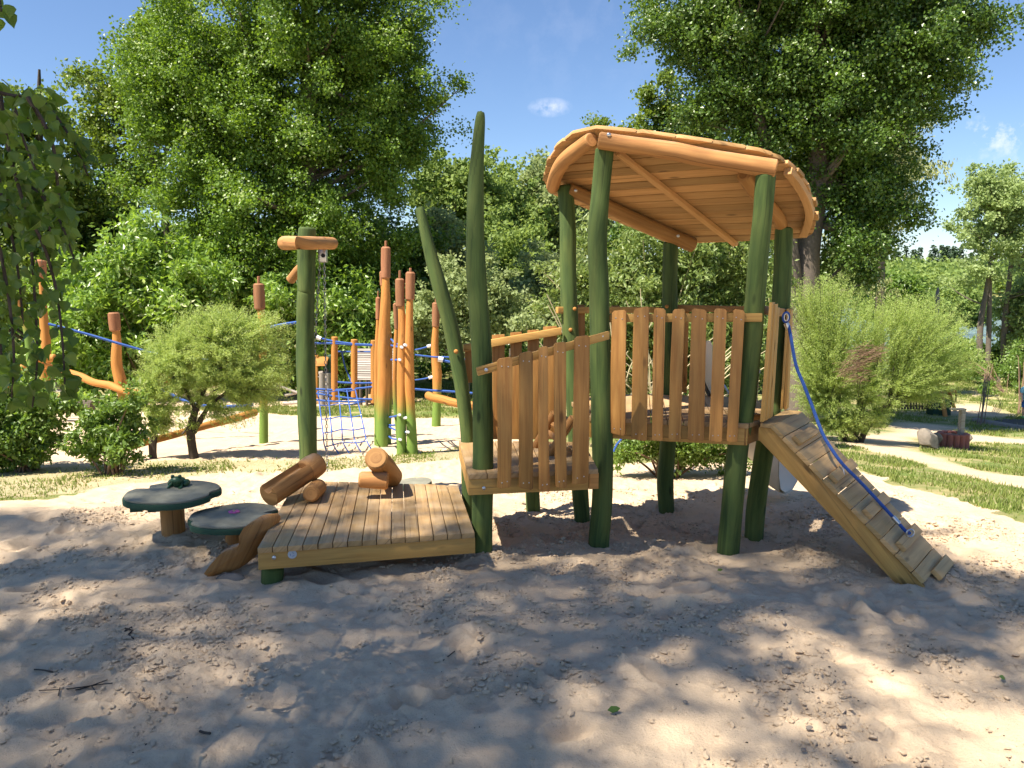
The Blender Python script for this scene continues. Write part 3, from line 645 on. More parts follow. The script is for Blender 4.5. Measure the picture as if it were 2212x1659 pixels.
# ================================================================== LILY PAD TABLES
def lily(cx, cy, Y, rx, notch_deg, stalk_px, label, flower=False, second=.7):
    c = P(cx, cy, Y); R_ = W(rx, c); root = thing('lily_pad_table', label, 'play table', Vector((c.x, c.y, 0)), 'lily pad tables')
    n = 64; tp_, = ([],)
    for i in range(n):
        a = 2 * pi * i / n; dn = abs((math.degrees(a) - notch_deg + 180) % 360 - 180); d2 = abs((math.degrees(a) - notch_deg - 205 + 180) % 360 - 180)
        r = R_ * (1 + .035 * sin(3 * a + 1) + .02 * sin(5 * a)) * (1 - .34 * max(0, 1 - dn / 9)) * (1 - .07 * max(0, 1 - dn / 34)) * (1 - .13 * max(0, 1 - d2 / 12))
        tp_.append(Vector((c.x + cos(a) * r, c.y + sin(a) * r * .98, c.z + .008 * sin(a * 2))))
    m = MB(); m.prism([p - Vector((0, 0, .012)) for p in tp_], (0, 0, -.036), (1, 0, 0)); pad = m.build('pad', 'lily', root, bevel=.006)
    m = MB(); m.prism([c + (p - c) * .965 + Vector((0, 0, .0)) for p in tp_], (0, 0, -.011), (1, 0, 0)); m.build('top_sheet', 'lilytop', pad, bevel=.002)
    m = MB(); m.tube([Vector((c.x + .005, c.y, -.25)), Vector((c.x, c.y, c.z - .05))], W(stalk_px, c) / 2, n=18, sub=1, rough=.03); m.build('stalk', 'log', root)
    if not second: return root, c, R_
    m = MB()
    for dx in (-.55, -.18): m.box((c.x + R_ * dx, c.y - R_ * .35, c.z - .062), ((1, .3, 0), (-.3, 1, 0), (0, 0, 1)), (R_ * .12, R_ * .42, .014))
    m.build('bracket', 'lily', root, bevel=.003)
    return root, c, R_
t1, c1, R1 = lily(*K5(368, 368), 4.95, 98, 152, 49, 'taller green lily pad table on a log stalk with a frog figure')
t2, c2, R2 = lily(*K5(722, 502), 4.78, 96, 12, 36, 'lower green lily pad table with a pink flower, beside the deck', second=0)
t3, c3, R3 = lily(*K5(1755, 312), 6.2, 38, 80, 20, 'small round lily pad table mostly hidden behind the low deck', second=0)
m = MB(); f0 = P(*K5(412, 300), c1.y + .12); f0.z = c1.z
m.ball(f0 + Vector((0, 0, .028)), (.046, .055, .036)); m.ball(f0 + Vector((.004, -.045, .052)), (.040, .034, .026)); m.ball(f0 + Vector((-.018, -.048, .077)), .013); m.ball(f0 + Vector((.028, -.048, .077)), .013)
m.ball(f0 + Vector((-.05, .0, .024)), (.02, .04, .024)); m.ball(f0 + Vector((.05, .0, .024)), (.02, .04, .024))
for sx_ in (-1, 1): m.tube([f0 + Vector((sx_ * .028, -.03, .03)), f0 + Vector((sx_ * .04, -.06, .012)), f0 + Vector((sx_ * .034, -.08, .004))], [.011, .009, .012], n=8, sub=2)
frog = m.build('frog_figure', 'frog', None, label='small dark green frog figure sitting on the taller lily pad table', cat='frog figure', ang=70)
for sx_ in (-1, 1): m = MB(); m.ball(f0 + Vector((.005 + sx_ * .023, -.059, .079)), .005); m.build('eye', 'black', frog)
f1 = P(*K5(728, 462), c2.y + .03); f1.z = c2.z
fl = thing('flower_figure', 'pink flower figure on the lower lily pad table', 'flower figure', f1)
for k in range(6):
    a = k * pi / 3; d = Vector((cos(a), sin(a), 0)); m = MB(); m.ball(f1 + d * .022 + Vector((0, 0, .008)), (.016, .014, .008), 8, 6); m.build('petal', 'pink', fl)
m = MB(); m.ball(f1 + Vector((0, 0, .013)), .009, 8, 6); m.build('flower_centre', 'palestem', fl)

# ================================================================== CHAIN HOIST POST
def k6s(*a): return [(*K6(x, y), r * .3299) for x, y, r in a]
yc = 6.35
hoist = thing('hoist_post', 'green post with a crossbar log and a pulley for a chain, behind the deck', 'post', Vector((-1.65, yc, -.1)))
post(k6s((440, 92, 112), (438, 200, 117), (436, 300, 114), (436, 420, 116), (434, 505, 114), (432, 524, 100), (430, 540, 114), (428, 750, 118), (430, 1000, 124), (438, 1250, 122), (444, 1450, 118), (448, 1660, 112)), yc, 'post', hoist)
pt, rd = post_pts(k6s((290, 195, 92), (380, 193, 90), (500, 195, 84), (608, 197, 78)), (6.15, 6.6))
m = MB(); m.tube(pt, rd, n=16, sub=2, rough=.03, bevel=.012); m.build('crossbar', 'log', hoist)
pt, rd = post_pts(k6s((325, 445, 60), (375, 380, 60), (440, 310, 56)), (6.5, 6.45)); m = MB(); m.tube(pt, rd, n=12, bevel=.01); m.build('peg', 'log', hoist)
c = P(*K6(543, 277), 6.42); m = MB(); m.box(c, ((1, 0, 0), (0, 1, 0), (0, 0, 1)), (W(9, c), .03, W(14, c))); pul = m.build('pulley_box', 'steel', hoist, bevel=.006)
m = MB(); m.tube([c + Vector((.01, -.034, .0)), c + Vector((.01, -.04, 0))], .017, n=14); m.build('axle', 'black', pul)
bolts([K6(481, 197)], yc - .075, hoist, .018, 'orange')
def chainmesh(m, pts, pitch=.028, r=.0035):
    k = 0
    for a, b in zip(pts[:-1], pts[1:]):
        n = max(1, int((b - a).length / pitch)); d = (b - a).normalized()
        for i in range(n):
            c = a.lerp(b, (i + .5) / n); s1 = Vector((1, 0, 0)) if k % 2 else Vector((0, 1, 0)); k += 1
            m.tube([c + d * (cos(t) * pitch * .62) + s1 * (sin(t) * pitch * .36) for t in [q * 2 * pi / 6 for q in range(7)]], r, n=4, caps=False)
ch = MB(); chainmesh(ch, [P(*K6(523, 325), 6.42), P(*K6(515, 470), 6.42), P(*K6(497, 760), 6.42), P(*K6(490, 1010), 6.42)]); chainmesh(ch, [P(*K6(552, 325), 6.42), P(*K6(558, 800), 6.4), P(*K6(564, 1200), 6.38), P(*K6(572, 1700), 6.35)])
ch.build('hoist_chain', 'chain', None, label='steel chain hanging from the pulley of the green post', cat='chain')

# ================================================================== CATTAIL POSTS
def cattail(stem, head, spike, Y, label):
    """stem: base first, in K6 crop pixels; head: (x, ytop, ybottom, w)"""
    root = thing('cattail_post', label, 'post', P(stem[0][0], stem[0][1], Y), 'cattail shaped posts in the rear sand pit')
    pts, rad = post_pts(stem, Y); d = (pts[0] - pts[1]).normalized(); pts = [pts[0] + Vector((0, 0, -.3))] + pts; rad = [rad[0]] + rad
    m = MB(); m.tube(pts, rad, n=14, sub=4, rough=.05); st_ = m.build('stem', 'cattail', root)
    if head:
        (x0, y0), (x1, y1), w = head; a, b = P(x1, y1, Y), P(x0, y0, Y); w = w * .325; r = W(w, a) / 2
        m = MB(); m.tube([a, a.lerp(b, .5), b], [r, r * 1.04, r], n=14, rough=.03, bevel=.02); hd = m.build('head', 'head', root)
        if spike:
            s0 = b; s1 = P(x0, spike, Y); m = MB(); m.tube([s0, s1], W(w, a) * .14, n=8, bevel=.004); m.build('spike', 'head', hd)
    return root
def k6p(*a): return [(*K6(x, y), w * .3299) for x, y, w in a]
def k7p(*a): return [(*K7(x, y), w * .3125) for x, y, w in a]
def yb(p): return G(*p).y
Ya = yb(K6(930, 1522)); Yd = yb(K6(1125, 1575))
cattail(k6p((932, 1560, 76), (932, 1350, 82), (942, 1100, 84), (938, 900, 80), (952, 600, 66), (955, 420, 46)), (K6(955, 218), K6(955, 430), 62), K6(0, 180)[1], Ya, 'tallest cattail post, left of the pair of posts')
cattail(k6p((900, 1515, 40), (900, 1300, 42), (900, 1000, 46), (905, 690, 26)), (K6(904, 546), K6(904, 702), 32), K6(0, 508)[1], Ya + .16, 'thin cattail post close behind the left side of the tallest one')
cattail(k6p((970, 1480, 40), (975, 1100, 44), (975, 800, 40), (930, 470, 20)), (K6(926, 376), K6(930, 480), 26), None, Ya + .3, 'cattail post with its head peeping from behind the tallest one')
cattail(k6p((1058, 1575, 66), (1058, 1350, 60), (1058, 1000, 62), (1064, 760, 56), (1055, 600, 38)), (K6(1046, 425), K6(1050, 616), 60), K6(0, 374)[1], Yd, 'middle cattail post leaning against its right neighbour')
cattail(k6p((1128, 1570, 76), (1118, 1300, 62), (1108, 1100, 68), (1106, 800, 62), (1113, 560, 40)), (K6(1116, 382), K6(1113, 572), 62), K6(0, 358)[1], Yd, 'right post of the leaning pair of cattail posts')
cattail(k6p((1040, 1500, 30), (1014, 1200, 30), (1016, 950, 30), (1024, 760, 24)), (K6(1016, 585), K6(1026, 765), 30), None, Yd + .35, 'thin greenish cattail post behind the middle post')
cattail(k6p((1285, 1392, 62), (1290, 1200, 54), (1290, 1050, 64), (1276, 900, 52), (1282, 735, 38)), (K6(1283, 583), K6(1282, 747), 50), K6(0, 557)[1], yb(K6(1285, 1392)), 'single cattail post standing by the reed shaped tower posts')
cattail(k6p((156, 1512, 60), (155, 1300, 56), (150, 1100, 50), (148, 800, 52), (136, 635, 46)), (K6(122, 458), K6(130, 632), 70), K6(0, 412)[1], yb(K6(155, 1512)), 'cattail post rising behind the round willow bush')
cattail(k7p((868, 1345, 78), (865, 1150, 72), (840, 1000, 78), (806, 860, 72), (808, 700, 60), (802, 625, 50)), (K7(784, 500), K7(798, 632), 72), None, yb(K7(868, 1345)), 'cattail post in front of the bright ash bush')
cattail(k7p((305, 1300, 74), (308, 1100, 70), (312, 900, 66), (318, 720, 62), (305, 560, 60), (295, 400, 40), (288, 250, 36)), (K7(284, 135), K7(286, 260), 64), None, yb(K7(305, 1400)), 'cattail post behind the hanging birch leaves')
cattail(k7p((1160, 1200, 50), (1160, 800, 50), (1150, 420, 40)), (K7(1175, 255), K7(1160, 400), 60), None, 19.7, 'distant cattail post almost hidden in the ash bush')
cattail(k7p((215, 900, 50), (190, 640, 50), (150, 520, 48), (115, 420, 44)), None, None, 9.6, 'leaning orange post behind the hanging birch leaves')

# ================================================================== ROPE BRIDGE, NETS AND LOG BEAMS BEHIND
def ropeobj(pts, r, name='rope', parent=None, mat='blue', n=6, sub=4, **k):
    m = MB(); m.tube(pts, r, n=n, sub=sub); return m.build(name, mat, parent, **k)
k6 = lambda x, y, Y: P(*K6(x, y), Y)
YN = 11.2
br = thing('rope_bridge', 'blue rope bridge with thin upright orange poles between the cattail posts', 'rope bridge', k6(750, 1240, YN))
for x, a, b in ((619, 808, 1222), (748, 825, 1205), (877, 830, 1242)):
    m = MB(); m.tube([k6(x, b, YN), k6(x, a, YN)], .055 * .85, n=12, bevel=.008); m.build('upright_pole', 'orange', br)
for pts in (((496, 808), (600, 835), (750, 855), (900, 862)), ((470, 850), (620, 852), (750, 860), (900, 866)), ((380, 1150), (500, 1150), (620, 1156), (760, 1148), (900, 1132)), ((500, 1180), (640, 1200), (760, 1214), (900, 1218)), ((640, 1105), (760, 1112), (880, 1110)), ((480, 1220), (620, 1232), (820, 1234))):
    ropeobj([k6(x, y, YN - .03) for x, y in pts], .015, 'rope', br)
ropeobj([k6(668, 905, YN + .1), k6(690, 1010, YN + .1), k6(748, 1140, YN)], .012, 'rope', br)
ropeobj([k6(620, 905, YN + .1), k6(880, 908, YN + .1)], .012, 'rope', br)
m = MB(); m.tube([k6(500, 808, YN - .04), k6(530, 822, YN - .04)], .03, n=8); m.build('clamp', 'clamp', br)
net = thing('climbing_net', 'sloping blue rope net with white knots reaching down to the sand', 'climbing net', k6(700, 1500, 9.2))
def netpt(i, j):                                  # i along the top, j down
    top = [(510, 1165), (575, 1160), (645, 1157), (700, 1155), (755, 1155)]; bot = [(555, 1530), (608, 1503), (675, 1496), (753, 1490), (830, 1490)]
    t = j / 4; x = top[i][0] * (1 - t) + bot[i][0] * t; y = top[i][1] * (1 - t) + bot[i][1] * t + sin(i * pi / 4) * 4
    return k6(x, y, 11.1 - 1.9 * t)
for i in range(5): ropeobj([netpt(i, j) for j in range(5)] + ([netpt(i, 4) + Vector((.08, -.05, -.12))]), .008, 'rope', net)
for j in range(5): ropeobj([netpt(i, j) + Vector((0, 0, -.02 if i % 2 else 0)) for i in range(5)], .008, 'rope', net)
for j in (1, 2, 3, 4):
    for i in range(1, 5):
        m = MB(); m.ball(netpt(i, j), .017 if j == 4 else .013, 6, 5); m.build('knot', 'clamp' if (j == 4 or (i + j) % 3 == 0) else 'blue', net)
net2 = thing('hanging_net', 'short blue net hanging between the platform and the sand behind the tower', 'climbing net', P(*K3(650, 1275), 6.6))
for pts in (((490, 1315), (545, 1258), (560, 1225)), ((545, 1262), (680, 1275), (820, 1268)), ((680, 1272), (725, 1222)), ((820, 1268), (845, 1240)), ((545, 1262), (560, 1200)), ((1080, 985), (1100, 940), (1130, 905))):
    ropeobj([P(*K3(x, y), 6.6) for x, y in pts], .009, 'rope', net2, sub=2)
for x, y in ((545, 1262), (680, 1273), (818, 1268)):
    m = MB(); m.ball(P(*K3(x, y), 6.6), .017, 6, 5); m.build('knot', 'clamp', net2)
k8 = lambda x, y, Y: P(*K8(x, y), Y)
gr = 'blue grab ropes between the cattail posts'
grab_i = ['topmost', 'second', 'third', 'fourth', 'fifth', 'sixth', 'lowest']
for i, pts in enumerate((((1150, 335), (1210, 385), (1300, 398)), ((1150, 400), (1200, 412), (1262, 420)), ((1150, 550), (1190, 552), (1240, 550)), ((1135, 1145), (1180, 1140), (1238, 1122)), ((1130, 1228), (1200, 1225), (1250, 1180), (1300, 1152)), ((1130, 1245), (1190, 1275), (1250, 1300), (1325, 1300)), ((1130, 1345), (1170, 1370), (1245, 1378)))):
    r_ = thing('grab_rope', f'{grab_i[i]} of the short blue ropes joining the tallest cattail post to the pair', 'rope', k8(*pts[0], Ya), gr)
    pp = [k8(x, y, Ya + (Yd - .12 - Ya) * (j / (len(pts) - 1))) for j, (x, y) in enumerate(pts)]
    ropeobj(pp, .012, 'rope', r_); m = MB(); m.tube([pp[-1] + (pp[-2] - pp[-1]).normalized() * .05, pp[-1] + (pp[-1] - pp[-2]).normalized() * .03], .017, n=8); m.build('clamp', 'clamp', r_)
Yr = yb(K6(1285, 1392))
for lab, a, b, q in (('blue rope running up to the single cattail post', (1400, 448), (1565, 403), Yr), ('lower blue rope tied to the single cattail post', (1400, 760), (1582, 728), Yr), ('blue rope with a white clamp running behind the leaning green reed post', (1640, 540), (1800, 580), 7.5)):
    r_ = thing('tether_rope', lab, 'rope', k8(*a, q)); ropeobj([k8(*a, q), k8((a[0] + b[0]) / 2, (a[1] + b[1]) / 2 + 4, q), k8(*b, q)], .013, 'rope', r_)
    e = (a if q == 7.5 else (b[0] - 40, b[1] + 10)); f = ((a[0] + 50, a[1] + 12) if q == 7.5 else b); m = MB(); m.tube([k8(*e, q - .01), k8(*f, q - .01)], .026, n=8); m.build('clamp', 'clamp', r_)
ropeobj([k8(1400, 500, 11), k8(1600, 522, 11), k8(1850, 535, 11), P(1150, 800, 11)], .013, 'guide_rope', label='long dark blue rope crossing behind the single cattail post at head height', cat='rope')
ropeobj([k8(1400, 855, 11), k8(1600, 870, 11), k8(1850, 885, 11), P(1150, 860, 11)], .017, 'guide_rope', label='long blue rope stretched low behind the single cattail post', cat='rope')
ropeobj([P(*K7(335, 580), 10.5), P(*K7(600, 650), 10.6), P(*K7(890, 735), 10.7), P(*K7(1150, 800), 10.9), P(*K7(1500, 835), 11)], .019, 'guide_rope', label='long blue rope sloping down past the post in front of the ash bush', cat='rope')
ropeobj([k6(195, 745, 11), k6(290, 725, 11), k6(380, 712, 11)], .019, 'guide_rope', label='blue rope between the round willow bush and the hoist post', cat='rope')
ropeobj([P(*K7(880, 1065), 12), P(*K7(1100, 1035), 12), P(*K7(1300, 1120), 12), P(*K7(1500, 1150), 12), P(*K7(1751, 1140), 12)], .022, 'guide_rope', label='low blue rope seen through the trunk of the round willow bush', cat='rope')
beam1 = logobj([(*K8(1530, 918), 17), (*K8(1600, 945), 18), (*K8(1700, 965), 18), (*K8(1830, 1000), 18), (1060, 882, 18)], (8.2, 7.6), 'balance_log', 'orange', 'short horizontal orange log ending beside the leaning green reed post', 'log beam')
logobj([(*K7(865, 1440), 15), (*K7(1000, 1400), 15), (*K7(1150, 1362), 15), (*K7(1400, 1290), 16), (*K7(1600, 1240), 16), (*K7(1770, 1190), 16)], (8.6, 10.2), 'balance_log', 'orange', 'long orange balance beam slanting behind the willow trunk', 'log beam')
logobj([(*K7(470, 915), 15), (*K7(560, 945), 17), (*K7(650, 985), 15), (*K7(760, 1005), 17), (*K7(850, 1040), 14), (*K7(1000, 1065), 15)], (12.0, 11.5), 'balance_log', 'orange', 'wavy orange log beam behind the leftmost cattail post', 'log beam')
logobj([(*K7(-20, 1080), 18), (*K7(100, 960), 18), (*K7(215, 840), 18), (*K7(385, 815), 17)], (9.9, 10.0), 'balance_log', 'orange', 'orange log frame half hidden by the hanging birch leaves', 'log beam')
logobj([(*K7(250, 850), 14), (*K7(380, 890), 14), (*K7(420, 900), 14)], (10.0, 11), 'balance_log', 'orange', 'short orange log in front of the left playhouse roof', 'log beam')
# ---- small playhouses
def hut(label, roofq, legs, Yf, Yb_, nslat, mat='grey_wood', extra=None):
    q = [P(u, v, y) for u, v, y in roofq]; c = sum(q, Vector()) / 4
    root = thing('playhouse', label, 'playhouse', Vector((c.x, c.y, gzf(c.x, c.y))))
    m = MB(); nr = (q[1] - q[0]).cross(q[3] - q[0]).normalized(); nr = nr if nr.z > 0 else -nr
    for i in range(nslat):
        a, b = i / nslat, (i + 1) / nslat + .25 / nslat
        m.prism([q[0].lerp(q[3], a), q[1].lerp(q[2], a), q[1].lerp(q[2], min(b, 1)) + nr * .02, q[0].lerp(q[3], min(b, 1)) + nr * .02], -nr * .02, q[1] - q[0])
    rf = m.build('roof', mat, root)
    back_ = Vector((0, Yb_ - Yf, 0)); m = MB(); t0, t1 = q[0], q[1]; lo = q[3].z - .1
    m.prism([t0 + back_ * .04 + Vector((0, 0, -.03)), t1 + back_ * .04 + Vector((0, 0, -.03)), Vector((t1.x, t1.y + (Yb_ - Yf), lo)), Vector((t0.x, t0.y + (Yb_ - Yf), lo))], Vector((0, .03, -.01)), q[1] - q[0]); m.build('rear_roof', mat, root)
    for u, v0, v1, wpx in legs:
        p1 = P(u, v1, Yf); p0 = P(u, v0, Yf); m = MB(); m.tube([p1 - Vector((0, 0, .15)), p0], W(wpx, p0) / 2, n=10); m.build('leg', 'dark_wood' if mat == 'grey_wood' else mat, root)
        m = MB(); m.tube([p1 + back_ - Vector((0, 0, .3)), p0 + back_], W(wpx, p0) / 2, n=10); m.build('leg', 'dark_wood', root)
    bx_ = Vector((0, 0, 1)); a = P(legs[0][0], legs[0][2] - 14, Yf + .05); b = P(legs[-1][0], legs[-1][2] - 14, Yf + .05)
    m = MB(); m.prism([a, b, b + back_ * .8, a + back_ * .8], (0, 0, -.06), b - a); m.build('floor_boards', 'deck', root)
    return root
YH = yb(K6(800, 1262))
g6 = lambda x, y, Y: (*K6(x, y), Y)
hut('grey slatted playhouse roof on dark legs behind the tallest cattail post', [g6(762, 886, YH + .55), g6(1004, 884, YH + .55), g6(1000, 1095, YH), g6(758, 1092, YH)], [(K6(790, 0)[0], K6(0, 1092)[1], K6(0, 1262)[1], 8), (K6(830, 0)[0], K6(0, 1092)[1], K6(0, 1240)[1], 6), (K6(985, 0)[0], K6(0, 1092)[1], K6(0, 1262)[1], 8)], YH, YH + 1.1, 14)
g7 = lambda x, y, Y: (*K7(x, y), Y)
YL = yb(K7(440, 1120))
hut('low grey playhouse with a ridged roof left of the bright ash bush', [g7(368, 800, YL + .5), g7(520, 805, YL + .5), g7(492, 900, YL), g7(350, 868, YL)], [(K7(355, 0)[0], K7(0, 880)[1], K7(0, 1125)[1], 10), (K7(440, 0)[0], K7(0, 890)[1], K7(0, 1135)[1], 12)], YL, YL + 1.0, 6)
m = MB(); 
for i in range(4):
    m.prism([P(*K7(335, 940 + i * 27), YL - .2), P(*K7(425, 950 + i * 27), YL - .2), P(*K7(425, 972 + i * 27), YL - .25), P(*K7(335, 962 + i * 27), YL - .25)], (0, .03, 0), (1, 0, 0))
m.build('plank_bench', 'grey_wood', None, label='stack of pale weathered planks in front of the low grey playhouse', cat='bench')
# counter hut with orange top by the hoist post
cb = thing('play_counter', 'orange and grey wooden play counter seen right of the hoist post', 'play counter', k6(530, 1230, YH))
m = MB(); m.prism([k6(490, 950, YH), k6(580, 945, YH), k6(560, 1000, YH - .1), k6(490, 1000, YH - .1)], (0, .4, 0), (1, 0, 0)); m.build('counter_top', 'orange', cb, bevel=.01)
m = MB(); m.prism([k6(488, 930, YH), k6(508, 930, YH), k6(508, 1250, YH), k6(488, 1250, YH)], (0, .1, 0)); m.build('leg', 'orange', cb, bevel=.01)
m = MB(); m.prism([k6(508, 1035, YH + .3), k6(598, 1025, YH + .3), k6(605, 1060, YH), k6(508, 1070, YH)], (0, .02, -.03), (1, 0, 0)); m.build('shelf', 'grey_wood', cb, bevel=.004)
for x in (538, 575):
    m = MB(); m.tube([k6(x, 1275, YH), k6(x, 1045, YH)], .07, n=10); m.build('leg', 'grey_wood', cb)
m = MB(); m.prism([k6(500, 1210, YH - .02), k6(640, 1215, YH - .02), k6(640, 1250, YH - .02), k6(500, 1250, YH - .02)], (0, .05, 0), (1, 0, 0)); m.build('base_board', 'deck', cb, bevel=.004)
m = MB(); m.tube([k6(592, 925, YH + .1), k6(592, 1010, YH + .1)], .07, n=12, bevel=.03); m.tube([k6(545, 1008, YH + .1), k6(600, 1005, YH + .1)], .05, n=10, bevel=.01); m.tube([k6(592, 1010, YH + .1), k6(597, 1100, YH + .1)], .05, n=10); m.build('hand_pump', 'lily', None, label='dark green hand pump beside the orange play counter', cat='hand pump')
lo = thing('log_pile', 'low weathered logs lying in the sand left of the hoist post', 'logs', k6(330, 1240, 12.5))
for x0, y0, x1, y1, w_ in ((290, 1245, 400, 1235, 26), (300, 1190, 390, 1170, 20), (250, 1130, 380, 1175, 16)):
    m = MB(); m.tube([k6(x0, y0, 12.6), k6(x1, y1, 12.4)], w_ / 2 * .3299 / F * 12.6, n=10, rough=.08); m.build('log', 'grey_wood', lo)
m = MB()
m.tube([P(*K7(400, 1128), 14.5), P(*K7(640, 1128), 14.5)], .06, n=8); m.build('sand_border_log', 'dark_wood', None, label='upper of two long border logs of the rear sand pit at far left', cat='log')
m = MB(); m.tube([P(*K7(390, 1158), 14), P(*K7(640, 1150), 14)], .1, n=8)
m.build('sand_border_log', 'dark_wood', None, label='lower and thicker of two border logs of the rear sand pit at far left', cat='log')

# ================================================================== RIGHT HAND SIDE
def blob(name, c, r, mat, label, cat, seed=1, sub=3, amp=.25, parent=None):
    bm = bmesh.new(); bmesh.ops.create_icosphere(bm, subdivisions=sub, radius=1)
    rr = np.random.default_rng(seed); pl_ = [(Vector(rr.normal(size=3)).normalized(), rr.uniform(.42, .8)) for _ in range(11)]
    for v in bm.verts:
        for n, d in pl_:
            k = v.co.dot(n)
            if k > d: v.co -= n * (k - d)
        v.co = Vector((v.co.x * r[0], v.co.y * r[1], v.co.z * r[2]))
    me = bpy.data.meshes.new(name); bm.to_mesh(me); bm.free(); me.materials.append(M[mat]); me.shade_smooth(); me.set_sharp_from_angle(angle=radians(22))
    return tag(link(bpy.data.objects.new(name, me), c, parent), label, cat)
def k9(x, y): return K9(x, y)
pb_ = G(*K9(800, 1075)); blob('boulder', pb_ + Vector((0, .1, W(22, pb_))), (W(26, pb_), W(22, pb_), W(33, pb_)), 'stone', 'pale grey boulder left of the round red planter', 'boulder', 3)
blob('boulder', G(*K9(900, 1050)) + Vector((0, .15, W(13, pb_))), (W(16, pb_), W(14, pb_), W(19, pb_)), 'stone', 'brown boulder wedged between the pale boulder and the planter', 'boulder', 5)
blob('boulder', G(*K9(1255, 1030)) + Vector((0, .25, W(8, pb_))), (W(14, pb_), W(12, pb_), W(18, pb_)), 'stone', 'boulder half hidden behind the right side of the red planter', 'boulder', 8)
pp = G(*K9(1105, 1058)); rw = W(29.5, pp); hh = W(36, pp); ctr = pp + Vector((0, rw, 0))
planter = thing('round_planter', 'round planter of red concrete palisades with a wooden tap post', 'planter', ctr)
for k in range(14):
    a = 2 * pi * k / 14; p = ctr + Vector((cos(a) * rw * .88, sin(a) * rw * .88, 0)); m = MB(); r = rw * .215
    m.tube([p - Vector((0, 0, .2)), p + Vector((0, 0, hh * .82))], r, n=12, bevel=.012); m.build('palisade', 'brick', planter)
m = MB(); m.tube([ctr - Vector((0, 0, .1)), ctr + Vector((0, 0, hh * .68))], rw * .8, n=20); m.build('gravel_fill', 'stone', planter)
tap = thing('tap_post', 'grey wooden post with a short top arm standing in the red planter', 'post', ctr)
wz = W(5, ctr); m = MB(); tpz = P(*K9(1130, 655), ctr.y).z
m.box(Vector((P(*K9(1122, 800), ctr.y).x, ctr.y, (ctr.z + tpz) / 2)), ((1, .2, 0), (-.2, 1, 0), (0, 0, 1)), (wz, wz, (tpz - ctr.z) / 2)); m.build('post', 'grey_wood', tap, bevel=.01)
m = MB(); m.box(Vector((P(*K9(1085, 655), ctr.y).x, ctr.y, tpz + .012)), ((1, .0, 0), (0, 1, 0), (0, 0, 1)), (W(15, ctr), wz * 1.3, .014)); m.build('arm', 'grey_wood', tap, bevel=.004)
# climbing frame A legs
ysw = yb(K9(960, 730))
sw = thing('climbing_ladder', 'leaning wooden poles of a climbing ladder behind the right willow bush', 'climbing ladder', G(*K9(960, 730)))
for a, b, w_ in (((893, 380), (968, 735), 9), ((968, 400), (1070, 650), 8)):
    m = MB(); m.tube([P(*K9(*b), ysw + (0 if w_ == 9 else 2)) - Vector((0, 0, .15)), P(*K9(*a), ysw + .8)], W(w_, P(*K9(*a), ysw)) / 2, n=10, rough=.03); m.build('pole', 'orange', sw)
for y0 in (470, 575):
    m = MB(); m.tube([P(*K9(905 + (y0 - 470) * .25, y0 + 5), ysw + .5), P(*K9(1050, y0 - 5), ysw + 1.5)], .03, n=8); m.build('rung', 'log', sw)
m = MB(); m.tube([P(*K9(1068, 450), ysw + 1.2), P(*K9(1062, 575), ysw + 1.2)], .025, n=8); m.build('upright', 'log', sw)
fn_ = thing('picket_fence', 'dark low picket fence in the shade under the right willow bush', 'fence', G(*K9(680, 705)))
yf = yb(K9(700, 705))
for k in range(14):
    x = 470 + k * 30; m = MB(); m.prism([P(*K9(x, 485 + (k % 3) * 6), yf), P(*K9(x + 18, 480 + (k % 3) * 6), yf), P(*K9(x + 18, 650), yf), P(*K9(x, 650), yf)], (0, .04, 0), (0, 0, 1)); m.build('picket', 'dark_wood', fn_)
m = MB(); m.prism([P(*K9(460, 530), yf + .05), P(*K9(890, 530), yf + .05), P(*K9(890, 545), yf + .05), P(*K9(460, 545), yf + .05)], (0, .04, 0), (1, 0, 0)); m.prism([P(*K9(460, 610), yf + .05), P(*K9(890, 610), yf + .05), P(*K9(890, 625), yf + .05), P(*K9(460, 625), yf + .05)], (0, .04, 0), (1, 0, 0)); m.build('rail', 'dark_wood', fn_)
m = MB(); p = G(*K9(880, 705)); m.box(p + Vector((0, 0, .22)), ((1, 0, 0), (0, 1, 0), (0, 0, 1)), (.26, .22, .25)); m.build('litter_bin', 'lily', None, bevel=.03, label='dark green square bin by the leaning climbing frame poles', cat='bin')
# ground trampoline
tr = [G(*K9(1400, 790)), G(*K9(1560, 760)), G(*K9(2100, 765)), G(*K9(2100, 870)), G(*K9(1700, 842))]
tp0 = thing('ground_trampoline', 'black sunken trampoline mat framed by a rubber edge on the right lawn', 'trampoline', tr[0])
m = MB(); m.prism([p + Vector((0, 0, .03)) for p in tr], (0, 0, -.06), (1, 0, 0)); m.build('mat', 'black', tp0)
m = MB()
ed = [G(*K9(1240, 768)), G(*K9(1400, 800)), G(*K9(1700, 850)), G(*K9(2000, 880))]
m.tube([p + Vector((0, 0, .03)) for p in ed], .09, n=6, oval=.4); m.build('edge_strip', 'grey_wood', tp0)
# hollow log
hl = thing('hollow_log', 'pale hollow tree log lying on the grass before the reeds', 'log', G(*K9(1430, 375)))
p = G(*K9(1468, 372)); r = W(9, p); a = p + Vector((0, 0, r)); b = P(*K9(1345, 325), p.y + 2.2)
m = MB(); m.tube([a + Vector((0.02, 0, 0)), b], [r, r * .8], n=14, rough=.09, sub=1); m.build('trunk', 'grey_wood', hl)
m = MB(); d = (a - b).normalized(); m.tube([a + d * .01, a + d * .03], r * .5, n=12); m.build('hollow', 'black', hl)  # black disc on the end stands for the dark inside of the log
m = MB(); m.tube([a - d * .05, a + d * .02], [r * 1.12, r * 1.15], n=14, rough=.1); m.build('bark_rim', 'bark', hl)
